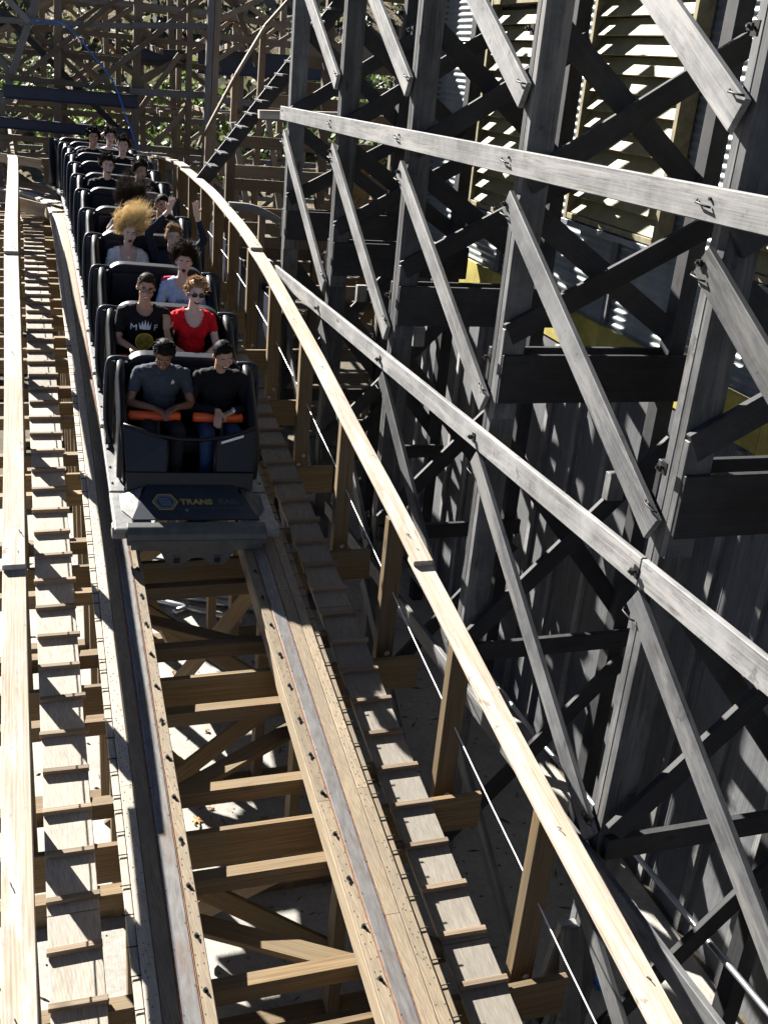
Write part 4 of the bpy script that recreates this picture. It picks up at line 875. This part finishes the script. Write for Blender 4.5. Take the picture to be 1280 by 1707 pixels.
# ------------------------------------------------------------------ neighbouring brown structures beyond the handrail
sr = thing('sloping_handrail', 'brown handrail on posts climbing steeply towards the plank tower', 'handrail', (3.9, 20, GZ))
for a, b in (((4.9, 20, 5.6), (4.16, 20, 4.75)), ((4.16, 20, 4.75), (3.67, 20, 3.92)), ((3.67, 20, 3.92), (3.0, 20, 2.65))): beam('rail_board', a, b, .13, .05, 'old_timber', sr)
for x, zt in ((4.14, 4.72), (3.66, 3.9), (3.2, 3.0)): beam('post', (x - .12, 20.08, GZ), (x, 20.08, zt), .11, .1, 'old_timber', sr, up=(0, 1, 0))
for i, (a, b) in enumerate((((3.45, 19, 3.15), (3.95, 19, .7)), ((4.0, 19, 3.57), (4.55, 19, .6)))):
    tag(beam('leaning_post', a, b, .10, .09, 'old_grey', None, up=(0, 1, 0)), ('grey timber leaning out below the sloping brown handrail, left of its pair', 'grey timber leaning out beside the plank tower stair, right of its pair')[i], 'timber')
tw = thing('plank_tower', 'shaded brown plank tower with a stair behind the grey trestle', 'tower', (6, 17.5, GZ))
z = GZ + .1
while z < 5.3:
    xs = 2.95 + max(0, (z - 2.78)) * .757 if z > 2.4 else 2.95 + .1 * rn.random()
    if rn.random() < .80:
        x = xs
        while x < 9.0:
            L = rn.uniform(1.6, 3.2)
            if rn.random() < .86: beam('plank', (x, 17.4 + rn.uniform(0, .1), z), (min(9.2, x + L), 17.4 + rn.uniform(0, .1), z + rn.uniform(-.02, .02)), .04, .185, 'old_timber', tw)
            x += L + rn.uniform(.01, .3)
    z += rn.uniform(.19, .24)
beam('stair_stringer', (2.6, 17.1, 2.3), (4.9, 17.1, 5.35), .05, .22, 'shaded_timber', tw)
for i in range(15): beam('stair_tread', (2.75 + i * .15, 16.6, 2.62 + i * .198), (2.75 + i * .15, 17.2, 2.62 + i * .198), .12, .035, 'shaded_timber', tw)
for x in (3.1, 4.6, 6.1, 7.6): beam('post', (x, 17.25, GZ), (x, 17.25, 5.6 if x > 4 else 2.9), .14, .14, 'old_timber', tw, up=(0, 1, 0))
for a, b in (((4.5, 16.2, .2), (6.3, 16.2, 2.6)), ((6.6, 16, -.2), (4.9, 16, 2.9)), ((4.2, 15.6, 2.2), (6.4, 15.6, 3.3)), ((5.2, 15.9, 3.2), (4.6, 15.9, 1.2)), ((3.6, 15.8, -1), (5.4, 15.8, .8))): beam('brace', a, b, .05, .15, 'pine', tw)
for z in (-.6, 1.0, 2.65, 4.4): beam('floor_joist', (3.6, 15.4, z), (8.4, 15.4, z), .06, .2, 'old_timber', tw)
for x in (3.7, 5.2, 6.8): beam('post', (x, 15.4, GZ), (x, 15.4, 4.8), .12, .12, 'old_timber', tw, up=(0, 1, 0))
mk('tower_roof', [(3.4, 14.9, 5.75), (9.6, 14.9, 5.75), (9.6, 18.2, 6.0), (3.4, 18.2, 6.0), (3.4, 14.9, 5.83), (9.6, 14.9, 5.83), (9.6, 18.2, 6.08), (3.4, 18.2, 6.08)], [(0, 3, 2, 1), (4, 5, 6, 7), (0, 1, 5, 4), (1, 2, 6, 5), (2, 3, 7, 6), (3, 0, 4, 7)], 'old_timber', tw)
tag(beam('white_rail', (3.1, 15.15, 3.50), (4.75, 15.15, 3.58), .12, .11, 'handrail_wood', None), 'short sunlit rail board behind the end of the upper grey ribbon', 'rail board')
cv = smooth_pts([(2.62, 14.6, 2.32), (2.92, 14.55, 2.32), (3.14, 14.5, 2.25), (3.42, 14.45, 2.10)], 2); VV = []; F = []
for p in cv: VV += [p + V((0, -.05, -.055)), p + V((0, .05, -.055)), p + V((0, .05, .055)), p + V((0, -.05, .055))]
for i in range(len(cv) - 1):
    for j in range(4): F.append((i * 4 + j, i * 4 + (j + 1) % 4, i * 4 + 4 + (j + 1) % 4, i * 4 + 4 + j))
F += [(3, 2, 1, 0), tuple(len(VV) - 4 + j for j in range(4))]
tag(mk('curved_rail', VV, F, 'old_grey'), 'curved grey rail board meeting the far grey trestle post', 'rail board')
for x, y in ((2.72, 14.62), (3.08, 14.56)): tag(beam('rail_post', (x, y, GZ), (x, y, 2.24), .09, .09, 'old_timber', None, up=(0, 1, 0)), 'brown post under the curved grey rail', 'post', 'posts under the curved rail')
np_ = thing('navy_fence', 'dark navy sheet metal fence behind the right handrail posts', 'fence', (3.0, 16, GZ))
for i in range(5): rb = beam('sheet', (3.02, 12.9 + i * 1.35, .1 + .06 * i), (3.02, 14.2 + i * 1.35, .1 + .06 * i), .02, 2.4, 'navy_steel', np_)
for i in range(6): beam('post', (3.07, 12.85 + i * 1.35, GZ), (3.07, 12.85 + i * 1.35, 1.3 + .06 * i), .06, .06, 'black_iron', np_, up=(0, 1, 0))

# ------------------------------------------------------------------ small things on the ground
for i, (a, b, rr) in enumerate((((.95, 12.55), (2.75, 11.45), .055), ((.9, 12.35), (2.7, 11.3), .055), ((.85, 12.2), (2.75, 11.12), .05), ((.7, 12.15), (2.3, 11.0), .04), ((1.1, 12.75), (2.9, 11.7), .055), ((1.2, 12.9), (3.0, 11.85), .055))):
    a = V((a[0], a[1], GZ + .01 + rr)); b = V((b[0], b[1], GZ + .01 + rr))
    tag(tube('metal_pipe', [a, b], rr, 'galvanised', None, 12), 'grey metal pipe in the bundle lying on the concrete under the track', 'pipe', 'pipes lying under the track')
tag(tube('pipe_offcut', [(1.5, 11.35, GZ + .05), (1.75, 11.5, GZ + .05)], .04, 'galvanised', None, 12), 'short offcut of pipe beside the pipe bundle', 'pipe')
for i in range(26):
    x, y = rn.uniform(.3, 2.4), rn.uniform(4.8, 10.5)
    if i < 8: x, y = 1.45 + rn.gauss(0, .25), 7.6 + rn.gauss(0, .4)
    n = 7; c = V((x, y, GZ + .012)); a0 = rn.uniform(0, 6.28); R_ = rn.uniform(.035, .075); VV = [c + V((0, 0, .012))]
    for j in range(2 * n): r_ = R_ * (1 if j % 2 else .5) * rn.uniform(.8, 1.2); VV.append(c + V((math.cos(a0 + j * math.pi / n) * r_, math.sin(a0 + j * math.pi / n) * r_, rn.uniform(-.004, .018))))
    F = [(0, j + 1, (j + 1) % (2 * n) + 1) for j in range(2 * n)]
    tag(mk('dead_leaf', VV, F, 'dead_leaf'), 'curled brown dead leaf lying on the concrete under the track', 'leaf', 'dead leaves under the track')
VV = []; F = []
for i in range(1500):                                                  # chips, twigs and grit on the concrete
    x, y = rn.uniform(-1.2, 4.4), rn.uniform(3.2, 14); s_ = rn.uniform(.006, .022); a = rn.uniform(0, 3.14); l_ = s_ * rn.choice((1, 1, 1.5, 4)); c = V((x, y, GZ + .006)); u = V((math.cos(a), math.sin(a), 0)); v_ = V((-u.y, u.x, 0)); k0 = len(VV)
    VV += [c + u * l_, c + v_ * s_ * .6, c - u * l_, c - v_ * s_ * .6, c + V((0, 0, s_ * .8))]; F += [(k0, k0 + 1, k0 + 4), (k0 + 1, k0 + 2, k0 + 4), (k0 + 2, k0 + 3, k0 + 4), (k0 + 3, k0, k0 + 4)]
tag(mk('ground_debris', VV, F, 'bark'), 'wood chips, twigs and grit strewn over the concrete', 'debris', kind='stuff')
lt = thing('litter', 'crumpled red and blue wrapper on the dark ground beside the trestle foot', 'litter', (3.9, 5.1, GZ))
for i, (m_, dx) in enumerate((('litter_red', 0), ('litter_blue', .1), ('cloth_white', -.07))):
    b_ = bmesh.new(); bmesh.ops.create_icosphere(b_, subdivisions=2, radius=.075, matrix=Matrix.Translation((3.9 + dx, 5.1 - dx * .9, GZ + .05)))
    for v in b_.verts: v.co += V((rn.gauss(0, .016), rn.gauss(0, .016), rn.gauss(0, .012)))
    me_ = bpy.data.meshes.new('wrapper'); b_.to_mesh(me_); b_.free(); mo('wrapper', me_, m_, lt)
